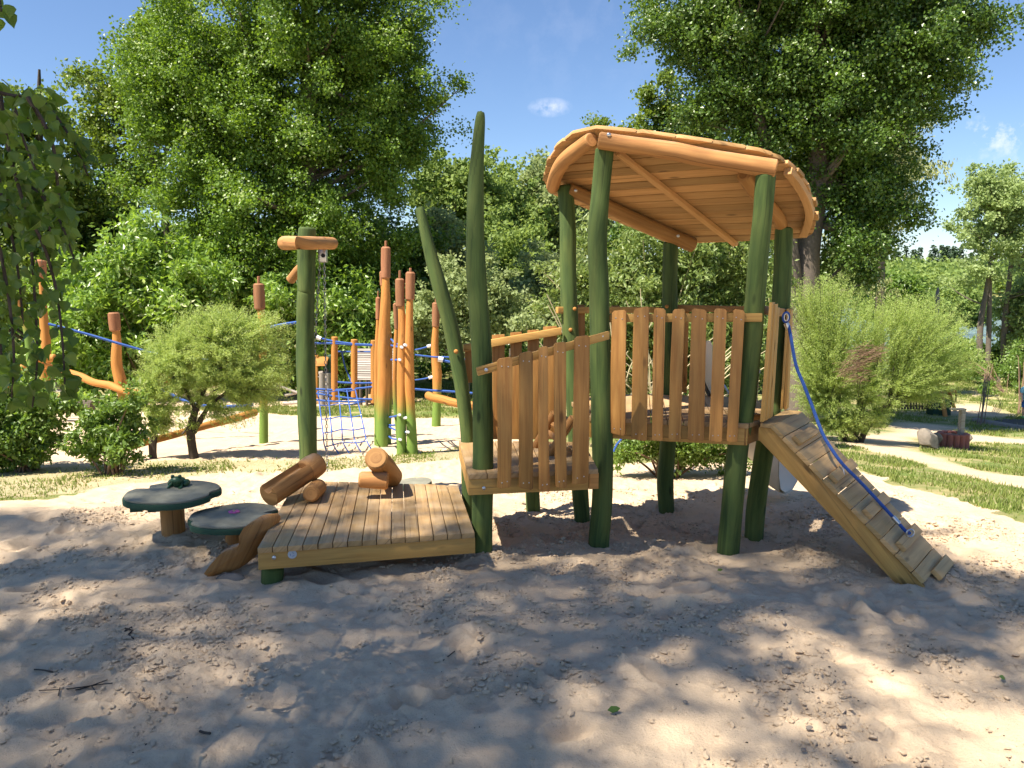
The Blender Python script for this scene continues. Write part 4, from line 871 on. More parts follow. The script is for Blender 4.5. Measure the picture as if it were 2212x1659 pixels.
# heron statue in the far bushes (thin grey figure)
p = P(3000 / 1.736 + 610 * .844 / 1.736, (500 + 785 * .844) / 1.736, 22)
hs_ = thing('grey_pole_figure', 'small grey upright figure sticking out of the far bushes', 'statue', p - Vector((0, 0, 3)))
m = MB(); m.tube([p - Vector((0, 0, 2.6)), p, p + Vector((-.03, 0, .3)), p + Vector((-.02, 0, .62))], [.02, .05, .07, .02], n=8, sub=3); m.build('body', 'bird', hs_)
# child at the right edge
fp = G(2214, 904); Hc = W(88, fp); ch_ = thing('person', 'child in light blue shirt, blue shorts and green shoes at the trampoline edge', 'person', fp)
def skin_body():
    js = {'pel': (0, 0, .47), 'wa': (0, 0, .56), 'ch': (0, 0, .68), 'ne': (0, -.005, .80), 'hd': (0, -.01, .86), 'ht': (0, -.01, .94),
          'hl': (-.045, 0, .45), 'kl': (-.05, -.01, .26), 'al': (-.05, .01, .05), 'tl': (-.055, -.06, .02), 'hr': (.045, 0, .45), 'kr': (.055, -.02, .26), 'ar': (.06, .01, .05), 'tr': (.06, -.06, .02),
          'sl': (-.095, 0, .75), 'el': (-.125, .01, .60), 'wl': (-.13, -.03, .48), 'fl': (-.13, -.045, .42), 'sr': (.095, 0, .75), 'er': (.125, .01, .60), 'wr': (.13, -.03, .48), 'fr': (.13, -.045, .42)}
    ra = {'pel': .075, 'wa': .068, 'ch': .078, 'ne': .032, 'hd': .072, 'ht': .055, 'h': .05, 'k': .034, 'a': .022, 't': .02, 's': .034, 'e': .024, 'w': .018, 'f': .018}
    ed = [('pel', 'wa'), ('wa', 'ch'), ('ch', 'ne'), ('ne', 'hd'), ('hd', 'ht')] + [e for q in 'lr' for e in (('pel', 'h' + q), ('h' + q, 'k' + q), ('k' + q, 'a' + q), ('a' + q, 't' + q), ('ch', 's' + q), ('s' + q, 'e' + q), ('e' + q, 'w' + q), ('w' + q, 'f' + q))]
    ks = list(js); me = bpy.data.meshes.new('body'); me.from_pydata([Vector(js[k]) * Hc for k in ks], [(ks.index(a), ks.index(b)) for a, b in ed], [])
    o = bpy.data.objects.new('body', me); link(o, fp, ch_); md = o.modifiers.new('skin', 'SKIN')
    for i, k in enumerate(ks):
        r = ra.get(k, ra.get(k[0])) * Hc; me.skin_vertices[0].data[i].radius = (r, r)
    me.skin_vertices[0].data[0].use_root = True; sd = o.modifiers.new('sub', 'SUBSURF'); sd.levels = 1; sd.render_levels = 2; me.materials.append(M['skin'])
    return o
body = skin_body()
def cl(name, mat, parts):
    m = MB()
    for pts, rad in parts: m.tube([fp + Vector(p) * Hc for p in pts], [r * Hc for r in rad], n=14, sub=2)
    m.build(name, mat, body, ang=60)
cl('shirt', 'shirt', [([(0, 0, .46), (0, 0, .56), (0, 0, .70), (0, 0, .785)], [.098, .092, .1, .05])] + [([(s * .05, 0, .745), (s * .1, 0, .74), (s * .122, .01, .64)], [.05, .05, .042]) for s in (-1, 1)])
cl('shorts', 'shorts', [([(0, 0, .40), (0, 0, .5)], [.095, .09])] + [([(s * .048, 0, .44), (s * .053, -.01, .28)], [.062, .055]) for s in (-1, 1)])
cl('shoes', 'shoe', [([(s * .056, .03, .025), (s * .058, -.02, .03), (s * .06, -.085, .02)], [.03, .034, .022]) for s in (-1, 1)])
cl('hair', 'hair', [([(0, .015, .84), (0, .012, .90), (0, .005, .955)], [.07, .082, .045])])


# ================================================================== GROUND
def grow(a, step, f, end):
    out = [a]; s = step
    while abs(out[-1]) < abs(end): s *= f; out.append(out[-1] + (s if end > 0 else -s))
    return out
FS = .0115
xm = list(np.arange(-3.3, 3.6, FS)); xs = np.array(grow(xm[0], FS, 1.06, -520)[::-1][:-1] + xm + grow(xm[-1], FS, 1.06, 520)[1:])
ym = list(np.arange(2.25, 5.7, FS)); yb_ = [-30, -15, -8, -4, -2, -1, -.2, .4, .9, 1.3, 1.6, 1.85, 2.0, 2.1, 2.18]; ys = np.array(yb_ + ym + grow(ym[-1], FS, 1.022, 640)[1:])
X, Y = np.meshgrid(xs, ys, indexing='ij'); Z = gz(X, Y)
def inpoly(x, y, poly):
    r = np.zeros(x.shape, bool); n = len(poly)
    for i in range(n):
        (x0, y0), (x1, y1) = poly[i], poly[(i + 1) % n]
        if y0 == y1: continue
        c = ((y0 > y) != (y1 > y)) & (x < (x1 - x0) * (y - y0) / (y1 - y0) + x0); r ^= c
    return r
def wp(pts): return [(p.x, p.y) for p in (G(u, v) for u, v in pts)]
near_edge = wp([(-300, 1085), (0, 1085), (140, 1078), (230, 1050), (330, 1040), (480, 1022), (700, 1018), (860, 1008), (985, 992), (1080, 978), (1250, 988), (1330, 1000), (1560, 1003), (1700, 1000), (1830, 1002), (1920, 1040), (2000, 1062), (2100, 1092), (2212, 1130), (2420, 1225)])
nearp = near_edge + [(9, 3.4), (9, -30), (-9, -30), (-9, near_edge[0][1])]
rear = wp([(-150, 1005), (66, 1006), (219, 1009), (312, 994), (406, 991), (620, 990), (850, 985), (990, 966), (1130, 955), (1130, 902), (860, 903), (700, 900), (560, 893), (400, 885), (250, 890), (110, 895), (-150, 905)])
band = wp([(-150, 852), (300, 850), (650, 850), (900, 862), (910, 876), (640, 880), (300, 878), (-150, 876)])
path = wp([(1600, 985), (1700, 950), (1900, 933), (1960, 950), (1989, 976), (2052, 997), (2114, 1016), (2212, 1030), (2500, 1080), (2500, 1125), (2300, 1085), (2212, 1058), (2120, 1040), (2000, 1008), (1900, 978), (1820, 960), (1700, 985)])
patch1 = wp([(1900, 938), (1930, 912), (2040, 911), (2095, 925), (2060, 935), (2212, 947), (2400, 952), (2400, 956), (2100, 957), (1985, 945), (1980, 968)])
patch2 = wp([(2035, 872), (2060, 868), (2120, 872), (2200, 897), (2150, 902), (2030, 902)])
patch3 = wp([(1985, 849), (2400, 851), (2400, 856), (2090, 856), (1985, 854)])
jx = vnoise(X, Y, .25, 1) * .22 + vnoise(X, Y, .07, 2) * .08; jy = vnoise(X, Y, .25, 3) * .26 + vnoise(X, Y, .06, 4) * .08
k_ = np.clip(Y / 8, .6, 4); XX = X + jx * k_; YY = Y + jy * k_
mn = inpoly(XX, YY, nearp); mr = inpoly(XX, YY, rear) | inpoly(XX, YY, band); mp = inpoly(XX, YY, path) | inpoly(XX, YY, patch1) | inpoly(XX, YY, patch2) | inpoly(XX, YY, patch3)
mp &= ~mn
dirt = inpoly(XX, YY, wp([(-300, 1000), (300, 990), (700, 975), (1130, 960), (1130, 1010), (700, 1030), (300, 1060), (-300, 1100)]))
sand = np.where(mn | mr, 1.0, np.where(mp, .66, np.where(dirt, .50, np.where(XX > 2.2, .22, 0.0))))
# relief of the trodden sand
amp = np.where(mn | mr, 1.0, .35) * np.clip(1.6 - Y / 60, 0, 1) * (Y > 1)
rdg = lambda s_, sd, k: -np.abs(vnoise(X * k, Y, s_, sd)) * 2 + .5
rel = vnoise(X, Y, .9, 11) * .03 + vnoise(X * .8, Y, .38, 12) * .024 + rdg(.30, 41, .7) * .012 + vnoise(X * .75, Y, .17, 13) * .020 + rdg(.13, 42, .8) * .010 + vnoise(X, Y, .085, 14) * .016
rough_zone = np.clip(.55 + 1.6 * vnoise(X, Y, .5, 21), .12, 1.25)
rel += (vnoise(X, Y, .045, 15) * .015 + vnoise(X, Y, .024, 16) * .012) * rough_zone
i0, i1 = np.searchsorted(xs, [-3.2, 3.5]); j0, j1 = np.searchsorted(ys, [2.2, 10.5])
rr = np.random.default_rng(5)
def stamp(cx, cy, rx, ry, ang, h, kind):
    R_ = max(rx, ry) * 2.2
    a, b = np.searchsorted(xs, [cx - R_, cx + R_]); c, d = np.searchsorted(ys, [cy - R_, cy + R_])
    if b - a < 2 or d - c < 2: return
    x = X[a:b, c:d] - cx; y = Y[a:b, c:d] - cy; u = (x * cos(ang) + y * sin(ang)) / rx; v = (-x * sin(ang) + y * cos(ang)) / ry; q = u * u + v * v
    if kind == 0: rel[a:b, c:d] += h * (-np.exp(-q * 1.6) + .55 * np.exp(-(np.sqrt(q) - 1.25) ** 2 * 7))
    else: rel[a:b, c:d] += h * np.clip(1 - q, 0, 1) ** .5
for _ in range(420): stamp(rr.uniform(-3.6, 3.8), rr.uniform(2.2, 9.5) ** 1, rr.uniform(.045, .08), rr.uniform(.09, .15), rr.uniform(-1.6, 1.6), rr.uniform(.010, .034), 0)
n_ = 0
while n_ < 5200:
    cx, cy = rr.uniform(-3.2, 3.5), rr.uniform(2.3, 6.0)
    if rr.random() > .12 + 1.0 * max(0, float(vnoise(np.array(cx), np.array(cy), .33, 31)) * 3.0): continue
    s_ = rr.uniform(.007, .019) ; stamp(cx, cy, s_ * 1.3, s_ * rr.uniform(.7, 1.3), rr.uniform(0, 3), s_ * rr.uniform(.3, .6), 1); n_ += 1
# sand piled round the post feet
for u, v, a in ((1294, 1160, .03), (1580, 1172, .03), (1041, 1188, .03), (1640, 1165, .035), (370, 1163, .035), (500, 1180, .03), (1700, 1150, .05)):
    p = G(u, v); rel += a * np.exp(-(((X - p.x) / .16) ** 2 + ((Y - p.y) / .14) ** 2))
Z = Z + rel * amp
nx, ny = X.shape
V = np.stack([X, Y, Z], -1).reshape(-1, 3); I = np.arange(nx * ny).reshape(nx, ny)
Fq = np.stack([I[:-1, :-1], I[1:, :-1], I[1:, 1:], I[:-1, 1:]], -1).reshape(-1, 4)
cellp = mp[:-1, :-1].ravel(); cells = (mn | mr)[:-1, :-1].ravel() & ~cellp
m, t, o, N = newmat('ground_surface')
at = N('ShaderNodeAttribute', attribute_name='sandy').outputs['Fac']
pos = N('ShaderNodeNewGeometry').outputs['Position']
nA = N('ShaderNodeTexNoise', {'Vector': pos, 'Scale': 3.0, 'Detail': 7, 'Roughness': .6}).outputs[0]
nB = N('ShaderNodeTexNoise', {'Vector': pos, 'Scale': 60, 'Detail': 5, 'Roughness': .75}).outputs[0]
nC = N('ShaderNodeTexNoise', {'Vector': pos, 'Scale': 420, 'Detail': 3}).outputs[0]
nD = N('ShaderNodeTexNoise', {'Vector': pos, 'Scale': 1.1, 'Detail': 6, 'Roughness': .65}).outputs[0]
sc_ = mixc(N, N('ShaderNodeMapRange', {0: nA, 1: .35, 2: .7}).outputs[0], (.69, .52, .345), (.59, .44, .29))
sc_ = mixc(N, N('ShaderNodeMapRange', {0: nB, 1: .60, 2: .74, 4: .32}).outputs[0], sc_, (.32, .25, .18))
nE = N('ShaderNodeTexNoise', {'Vector': pos, 'Scale': 150, 'Detail': 3, 'Roughness': .6}).outputs[0]; nF = N('ShaderNodeTexNoise', {'Vector': pos, 'Scale': 14, 'Detail': 4, 'Roughness': .6}).outputs[0]
ff = N('ShaderNodeMath', {0: N('ShaderNodeMapRange', {0: nE, 1: .60, 2: .68}).outputs[0], 1: N('ShaderNodeMapRange', {0: nF, 1: .42, 2: .62, 4: .75}).outputs[0]}, operation='MULTIPLY').outputs[0]
sc_ = mixc(N, ff, sc_, (.20, .15, .105)); sc_ = mixc(N, N('ShaderNodeMapRange', {0: nF, 1: .5, 2: .75, 4: .25}).outputs[0], sc_, (.42, .325, .23))
sc_ = mixc(N, N('ShaderNodeMapRange', {0: nC, 1: .35, 2: .65, 4: .35}).outputs[0], sc_, (.62, .54, .44))
gc = mixc(N, N('ShaderNodeMapRange', {0: nB, 1: .35, 2: .65}).outputs[0], (.085, .14, .03), (.17, .22, .055))
gc = mixc(N, N('ShaderNodeMapRange', {0: nD, 1: .42, 2: .6}).outputs[0], gc, (.38, .32, .16))
gc = mixc(N, N('ShaderNodeMapRange', {0: nA, 1: .55, 2: .7, 4: .6}).outputs[0], gc, (.30, .24, .15))
mixf = N('ShaderNodeMapRange', {0: N('ShaderNodeMath', {0: at, 1: N('ShaderNodeMath', {0: nB, 1: .5}, operation='SUBTRACT').outputs[0]}, operation='ADD').outputs[0], 1: .35, 2: .65}).outputs[0]
col = mixc(N, mixf, gc, sc_)
hb = N('ShaderNodeMath', {0: N('ShaderNodeMath', {0: nC, 1: .35}, operation='MULTIPLY').outputs[0], 1: nB}, operation='ADD').outputs[0]
bp = N('ShaderNodeBump', {'Height': hb, 'Strength': .9, 'Distance': .014}).outputs[0]
b = N('ShaderNodeBsdfPrincipled', {'Base Color': col, 'Roughness': .95, 'Normal': bp, 'Specular IOR Level': .15}); t.links.new(b.outputs[0], o.inputs[0]); M['ground'] = m
sv = sand.copy()
for _ in range(2): sv[1:-1, 1:-1] = (sv[1:-1, 1:-1] * 2 + sv[:-2, 1:-1] + sv[2:, 1:-1] + sv[1:-1, :-2] + sv[1:-1, 2:]) / 6
sv = sv.ravel()
def sheet(name, sel):
    f = Fq[sel]; u_, inv = np.unique(f, return_inverse=True)
    ob = npmesh(name, V[u_], inv.reshape(-1, 4), 'ground', origin=(0, 6, 0), smooth=True)
    a = ob.data.attributes.new('sandy', 'FLOAT', 'POINT'); a.data.foreach_set('value', sv[u_].astype(np.float32)); return tag(ob, kind='structure')
sheet('sand', cells); sheet('lawn', ~cells & ~cellp); sheet('path', cellp)
_gzb = gz
def gzf(x, y):
    i = int(np.clip(np.searchsorted(xs, x), 0, nx - 1)); j = int(np.clip(np.searchsorted(ys, y), 0, ny - 1)); return float(Z[i, j]) if y < 12 else float(_gzb(x, y))
# crumbs and specks lying on the sand
def scatter(name, n, smin, smax, mat, seed, label, flat=.6):
    r = np.random.default_rng(seed); bm = bmesh.new(); bmesh.ops.create_icosphere(bm, subdivisions=1, radius=1); bv = np.array([v.co[:] for v in bm.verts]); bf = np.array([[v.index for v in f.verts] for f in bm.faces]); bm.free()
    x = r.uniform(-3.2, 3.4, n * 4); y = r.uniform(2.3, 6.8, n * 4); d = vnoise(x, y, .33, 31) + vnoise(x, y, .1, 32) * .6; k = r.random(len(x)) < np.clip(d * 2.6 + .12, .03, 1); x, y = x[k][:n], y[k][:n]; n = len(x)
    i = np.clip(np.searchsorted(xs, x), 0, nx - 1); j = np.clip(np.searchsorted(ys, y), 0, ny - 1); z = Z[i, j]; s_ = smin + (smax - smin) * r.random(n) ** 3.2
    v = bv[None] * (1 + .32 * r.normal(size=(n, len(bv), 1)).clip(-1.4, 1.4)) * s_[:, None, None] * np.stack([r.uniform(.7, 1.3, n), r.uniform(.7, 1.3, n), np.full(n, flat)], 1)[:, None]
    v = v + np.stack([x, y, z + s_ * .22], 1)[:, None]; f = bf[None] + (np.arange(n) * len(bv))[:, None, None]
    o = npmesh(name, v.reshape(-1, 3), f.reshape(-1, 3), mat, None, smooth=False)
    if mat == 'ground': a = o.data.attributes.new('sandy', 'FLOAT', 'POINT'); a.data.foreach_set('value', np.ones(n * len(bv), np.float32))
    tag(o, label, kind='stuff')
scatter('sand_crumbs', 32000, .003, .0155, 'ground', 3, 'crumbs of damp sand scattered over the trodden play sand')
scatter('dark_specks', 5000, .0015, .005, 'darkbark', 4, 'tiny dark bits of bark and leaf litter on the sand', .5)
# lake
m, t, o, N = newmat('lake_water'); b = N('ShaderNodeBsdfPrincipled', {'Base Color': (.10, .14, .14, 1), 'Roughness': .12, 'Normal': N('ShaderNodeBump', {'Height': N('ShaderNodeTexNoise', {'Vector': N('ShaderNodeNewGeometry').outputs['Position'], 'Scale': 1.5, 'Detail': 4}).outputs[0], 'Strength': .4, 'Distance': .1}).outputs[0]})
t.links.new(b.outputs[0], o.inputs[0]); M['water'] = m
mb = MB(); mb.v = [Vector(p) for p in ((8, 38, -3.05), (320, 38, -3.05), (320, 240, -3.05), (8, 240, -3.05))]; mb.f = [(0, 1, 2, 3)]; mb.uv = [[(0, 0)] * 4]; mb.r = [0]; mb.build('lake', 'water', None, kind='structure')

# ================================================================== VEGETATION
def rdir(n, r): return unit(r.normal(size=(n, 3)))
def blob_centres(blobs, n, r, shell=.5):
    B = []
    for b in blobs:
        u, v, ru, rv, Y_ = b[:5]; c = P(u, v, Y_); rx, rz = W(ru, c), W(rv, c); ry = b[5] if len(b) > 5 else (rx + rz) / 2
        B.append((c.x, c.y, c.z, rx, ry, rz))
    B = np.array(B); wgt = (B[:, 3] * B[:, 4] * B[:, 5]) ** .75; idx = r.choice(len(B), n, p=wgt / wgt.sum())
    d = rdir(n, r); q = (shell + (1 - shell) * r.random(n) ** .6)[:, None]
    return B[idx, :3] + d * q * B[idx, 3:6], d, B
def crown_leaves(Cc, Dd, lpc, cr, L, r, droop=.1, up=.55, wr=.8, flat=.7):
    n = len(Cc); k = np.repeat(np.arange(n), lpc); N_ = len(k)
    crs = cr * r.uniform(.55, 1.3, n)
    sh = r.normal(size=(N_, 3)) * np.array([.55, .55, .55 * flat]); c = Cc[k] + sh * crs[k][:, None]
    nr = unit(Dd[k] * .45 + np.array([0, 0, up]) + r.normal(size=(N_, 3)) * .62)
    D = r.normal(size=(N_, 3)) + np.array([0, 0, -droop * 3]) + Dd[k] * .5
    Ls = L * r.uniform(.6, 1.25, N_)
    V_, F_ = leaf_arrays(c, D, nr, Ls, Ls * wr); crn = r.random(n)
    return V_, F_, np.clip(.45 * crn[k] + .55 * r.random(N_), 0, 1)
def limb_mesh(paths, name, mat, parent):
    m = MB()
    for pts, rad, n in paths: m.tube(pts, rad, n=n, sub=3, caps=False, rough=.06)
    return m.build(name, mat, parent)
def tree(name, label, cat, base, trunk, blobs, ncl, lpc, cr, L, mat, bark='bark', group=None, seed=1, nl=40, shell=.45, wr=.85, droop=.1, up=.5, parts=('trunk', 'crown')):
    r = np.random.default_rng(seed); rr_ = random.Random(seed); random.seed(seed)
    root = thing(name, label, cat, base, group)
    for q_, t_ in enumerate(trunk):
        g_ = gzf(t_[0][0], t_[0][1])
        if g_ < t_[0][2] < g_ + 4.5: trunk[q_] = [(t_[0][0], t_[0][1], g_ - .3, t_[0][3] * 1.15)] + list(t_)
    if ncl > 280:
        blobs = [(b[0], b[1], b[2] * .86, b[3] * .9) + tuple(b[4:]) for b in blobs]
        nb = ncl // 7; Bc, Bd, B = blob_centres(blobs, nb, r, shell); k = r.integers(0, nb, ncl); ax = unit(Bd * .7 + r.normal(size=(nb, 3)) * .45 + np.array([0, 0, .25]))
        Cc = Bc[k] + ax[k] * (cr * 2.1 * r.uniform(-.8, 1.35, ncl))[:, None] + r.normal(size=(ncl, 3)) * cr * .42; Dd = unit(Bd[k] + r.normal(size=(ncl, 3)) * .3)
    else: Cc, Dd, B = blob_centres(blobs, ncl, r, shell)
    V_, F_, rn_ = crown_leaves(Cc, Dd, lpc, cr * .82, L, r, droop, up, wr)
    npmesh(parts[1], V_, F_, mat, rn_, root)
    paths = []
    for tk in trunk: paths.append(([Vector(p[:3]) for p in tk], [p[3] for p in tk], 12))
    for i in r.choice(ncl, min(nl, ncl), replace=False):
        tgt = Vector(Cc[i]); tk = min(trunk, key=lambda T: min((Vector(q_[:3]) - tgt).length for q_ in T)); z = tgt.z - (tgt.xy - Vector(tk[-1][:2])).length * rr_.uniform(.5, .9)
        best = min(range(len(tk) - 1), key=lambda q: abs(tk[q][2] - z)); f = min(1, max(0, (z - tk[best][2]) / max(.1, tk[best + 1][2] - tk[best][2])))
        s_ = Vector(tk[best][:3]).lerp(Vector(tk[best + 1][:3]), f); rs = tk[best][3] * (1 - f) + tk[best + 1][3] * f
        md = s_.lerp(tgt, .5) + Vector((0, 0, -.06 * (tgt - s_).length)); paths.append(([s_, md, tgt], [min(rs * .4, .09), min(rs * .25, .05), .008], 5))
    limb_mesh(paths, parts[0], bark, root); return root
def tk(Y, *a):
    out = []
    for u, v, w_ in a: p = P(u, v, Y); out.append((p.x, p.y, p.z, W(w_, p) / 2))
    return out
def gb(u, Y): x = P(u, 800, Y).x; return Vector((x, Y, gzf(x, Y)))
def bl(Y, *a): return [(u, v, ru, rv, Y) + tuple(x) for u, v, ru, rv, *x in a]
yl = 22.0; b0 = gb(668, yl)
tree('poplar_tree', 'huge dark poplar filling the upper left, sunlit on its left side', 'tree', b0,
     [[(b0.x, b0.y, b0.z - .3, .34)] + tk(yl, (668, 700, 46), (664, 450, 42), (668, 150, 36), (672, -150, 28), (668, -500, 12)), [(b0.x - .3, b0.y - .1, b0.z - .3, .2)] + tk(yl - .4, (640, 600, 20), (560, 200, 16), (500, -50, 8))],
     bl(yl, (640, 60, 215, 130), (610, -170, 230, 150), (640, -420, 150, 150), (430, 190, 130, 150), (360, 270, 70, 60), (400, 40, 80, 70), (760, 200, 160, 170), (860, 80, 70, 60), (870, 210, 70, 50), (600, 400, 210, 160), (400, 420, 80, 90), (800, 400, 90, 110), (865, 310, 70, 35), (690, 560, 180, 110), (520, 560, 130, 110), (820, 520, 90, 60), (900, 330, 40, 22), (470, 330, 120, 110)),
     2900, 150, .46, .082, 'poplar', seed=11, nl=110, up=.35)
tree('poplar_tree', 'tall leaning alder with sky showing through, left of the huge poplar', 'tree', gb(372, 25), [tk(25, (374, 760, 16), (366, 560, 15), (352, 440, 13), (322, 300, 11), (300, 150, 7), (290, 90, 3))],
     bl(25, (300, 150, 55, 40), (330, 90, 40, 40), (255, 220, 60, 50), (290, 290, 90, 50), (240, 330, 60, 40), (400, 250, 80, 60), (300, 400, 55, 22), (420, 400, 50, 40), (395, 120, 60, 60), (330, 500, 30, 12), (400, 490, 30, 14)), 430, 60, .36, .12, 'alder', 'darkbark', seed=12, nl=50)['category'] = 'tree'
tree('alder_tree', 'dark bushy alder behind the hanging birch branch at far left', 'tree', gb(90, 26), [tk(26, (95, 760, 22), (90, 500, 18), (85, 250, 12), (85, 150, 5))],
     bl(26, (130, 190, 30, 50), (90, 320, 90, 90), (20, 300, 90, 100), (180, 400, 90, 110), (70, 480, 120, 110), (-60, 400, 100, 160), (180, 270, 35, 45), (130, 600, 130, 80), (0, 600, 120, 100)), 750, 75, .45, .14, 'alder', 'darkbark', seed=13)
tree('alder_tree', 'dark crown in deep shade between the alders and the huge poplar', 'tree', gb(260, 28), [tk(28, (262, 760, 20), (250, 500, 18), (240, 420, 8))],
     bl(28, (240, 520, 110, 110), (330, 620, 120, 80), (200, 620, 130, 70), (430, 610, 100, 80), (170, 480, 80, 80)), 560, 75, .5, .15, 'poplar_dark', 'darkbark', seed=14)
tree('alder_tree', 'dark understorey crown directly below the huge poplar', 'tree', gb(760, 24.5), [tk(24.5, (760, 780, 18), (765, 640, 16), (770, 560, 8))],
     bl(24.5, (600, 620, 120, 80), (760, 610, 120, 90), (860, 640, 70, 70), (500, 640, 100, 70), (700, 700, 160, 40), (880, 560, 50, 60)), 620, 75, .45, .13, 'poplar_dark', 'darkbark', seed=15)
yr = 18.0; b0 = gb(1735, yr)
tree('poplar_tree', 'massive grey trunked poplar behind the tower roof, crown leaving the top', 'tree', b0,
     [[(b0.x, b0.y, b0.z - .3, .36)] + tk(yr, (1737, 640, 60), (1745, 540, 52), (1760, 420, 48), (1772, 300, 44), (1768, 150, 38), (1760, 0, 32), (1750, -250, 16)), [(b0.x - .1, b0.y, b0.z + 1.5, .2)] + tk(yr - .3, (1700, 480, 30), (1645, 280, 26), (1622, 140, 20), (1600, -60, 10)), tk(yr, (1755, 480, 30), (1850, 260, 20), (1950, 100, 12))],
     bl(yr, (1750, -90, 300, 130), (1560, 45, 140, 75), (1470, 60, 60, 50), (1950, 30, 170, 80), (2080, 30, 55, 50), (1800, 160, 230, 110), (1600, 170, 95, 90), (1970, 150, 90, 55), (2030, 170, 50, 35), (1930, 240, 90, 50), (1780, 330, 140, 110), (1640, 290, 75, 60), (1950, 280, 50, 20), (1880, 350, 60, 60), (1840, 480, 60, 80), (1870, 470, 50, 85), (1860, 590, 45, 50), (1560, 240, 50, 40), (1700, -350, 220, 160)),
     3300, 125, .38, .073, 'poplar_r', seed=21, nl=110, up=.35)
tree('silver_willow_tree', 'pale silvery willow crown hanging out behind the massive poplar', 'tree', gb(1925, 28), [tk(28, (1900, 700, 20), (1905, 500, 16), (1915, 380, 6))],
     bl(28, (1930, 360, 60, 60), (1960, 330, 40, 40), (1900, 300, 50, 40), (1940, 420, 30, 45), (1890, 420, 50, 60), (1860, 560, 40, 80)), 330, 60, .42, .14, 'palewillow', seed=22, droop=.7, wr=.35)
tree('pine_tree', 'feathery tree top rising between the sky and the tower roof', 'tree', gb(1440, 26), [tk(26, (1445, 760, 18), (1445, 400, 12), (1443, 220, 6), (1438, 150, 2))],
     bl(26, (1437, 165, 16, 18), (1440, 205, 36, 20), (1445, 240, 55, 25), (1440, 285, 62, 30), (1295, 258, 28, 12), (1310, 285, 50, 18), (1500, 250, 45, 25), (1530, 285, 40, 18), (1400, 360, 90, 60), (1500, 330, 50, 60)), 460, 50, .30, .11, 'alder', 'darkbark', seed=23)
for i, (bb, lab, mt, Y_, tr_) in enumerate((
    (((982, 420, 38, 45), (1010, 380, 28, 25), (950, 440, 32, 40), (920, 400, 28, 22), (1000, 480, 60, 50)), 'bright green maple crown between the leaning reed posts', 'forest', 34, (985, 620, 400)),
    (((1085, 430, 40, 40), (1060, 480, 45, 45), (1120, 500, 45, 50)), 'rounded mid green tree on the wooded bank just right of the tall reed post', 'forest', 40, (1085, 650, 420)),
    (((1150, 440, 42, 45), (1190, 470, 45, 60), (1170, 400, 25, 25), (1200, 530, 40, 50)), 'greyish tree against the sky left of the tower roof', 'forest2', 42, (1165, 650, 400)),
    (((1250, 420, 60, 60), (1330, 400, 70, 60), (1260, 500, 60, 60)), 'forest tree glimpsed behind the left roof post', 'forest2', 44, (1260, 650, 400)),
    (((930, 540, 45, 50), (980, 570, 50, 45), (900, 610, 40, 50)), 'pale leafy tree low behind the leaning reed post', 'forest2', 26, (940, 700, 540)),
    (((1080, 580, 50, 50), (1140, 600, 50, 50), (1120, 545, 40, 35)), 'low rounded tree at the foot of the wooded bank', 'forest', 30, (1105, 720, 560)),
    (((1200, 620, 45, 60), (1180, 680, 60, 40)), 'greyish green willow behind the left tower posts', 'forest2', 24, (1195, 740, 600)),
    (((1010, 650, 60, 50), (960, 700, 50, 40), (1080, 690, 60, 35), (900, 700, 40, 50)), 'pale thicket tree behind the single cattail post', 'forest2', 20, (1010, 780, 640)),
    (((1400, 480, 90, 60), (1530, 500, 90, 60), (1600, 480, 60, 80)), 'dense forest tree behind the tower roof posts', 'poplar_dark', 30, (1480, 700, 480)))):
    tree('broadleaf_tree', lab, 'tree', gb(tr_[0], Y_), [tk(Y_, (tr_[0], tr_[1], 10), (tr_[0] + 3, (tr_[1] + tr_[2]) / 2, 8), (tr_[0], tr_[2], 3))], bl(Y_, *bb), 330, 55, .014 * Y_, .0052 * Y_, mt, 'bark', 'trees of the wood behind the playground', seed=40 + i, nl=30)
# right hand tree group
for i, (bb, lab, trk, Y_) in enumerate((
    (((2150, 430, 45, 60), (2130, 520, 55, 60), (2180, 500, 50, 60), (2110, 600, 50, 50), (2070, 505, 22, 14), (2050, 520, 18, 10), (2085, 560, 30, 18), (2190, 400, 30, 40), (2120, 400, 14, 40)), 'slim airy light green tree with two trunks near the right edge', [tk(37, (2116, 790, 13), (2118, 700, 12), (2135, 600, 9), (2150, 450, 5)), tk(37, (2134, 780, 11), (2137, 680, 10), (2140, 560, 5))], 37),
    (((2230, 400, 55, 60), (2230, 520, 60, 70), (2200, 620, 60, 60), (2250, 680, 70, 80), (2200, 700, 40, 60)), 'pale tree cut by the right edge with a bare bent branch', [tk(38, (2168, 785, 13), (2170, 700, 12), (2185, 560, 9), (2190, 420, 7), (2230, 400, 3)), tk(38, (2190, 450, 8), (2165, 420, 9), (2170, 400, 8), (2212, 395, 5))], 38))):
    tree('broadleaf_tree', lab, 'tree', gb((2125, 2166)[i], Y_), trk, [(b_[0] + 12, b_[1], b_[2] * .8, b_[3] * .9) for b_ in ()] or bl(Y_, *bb), 430, 52, .36, .14, 'lightleaf', 'bark', 'airy trees near the lake', seed=60 + i, nl=45, shell=.2)
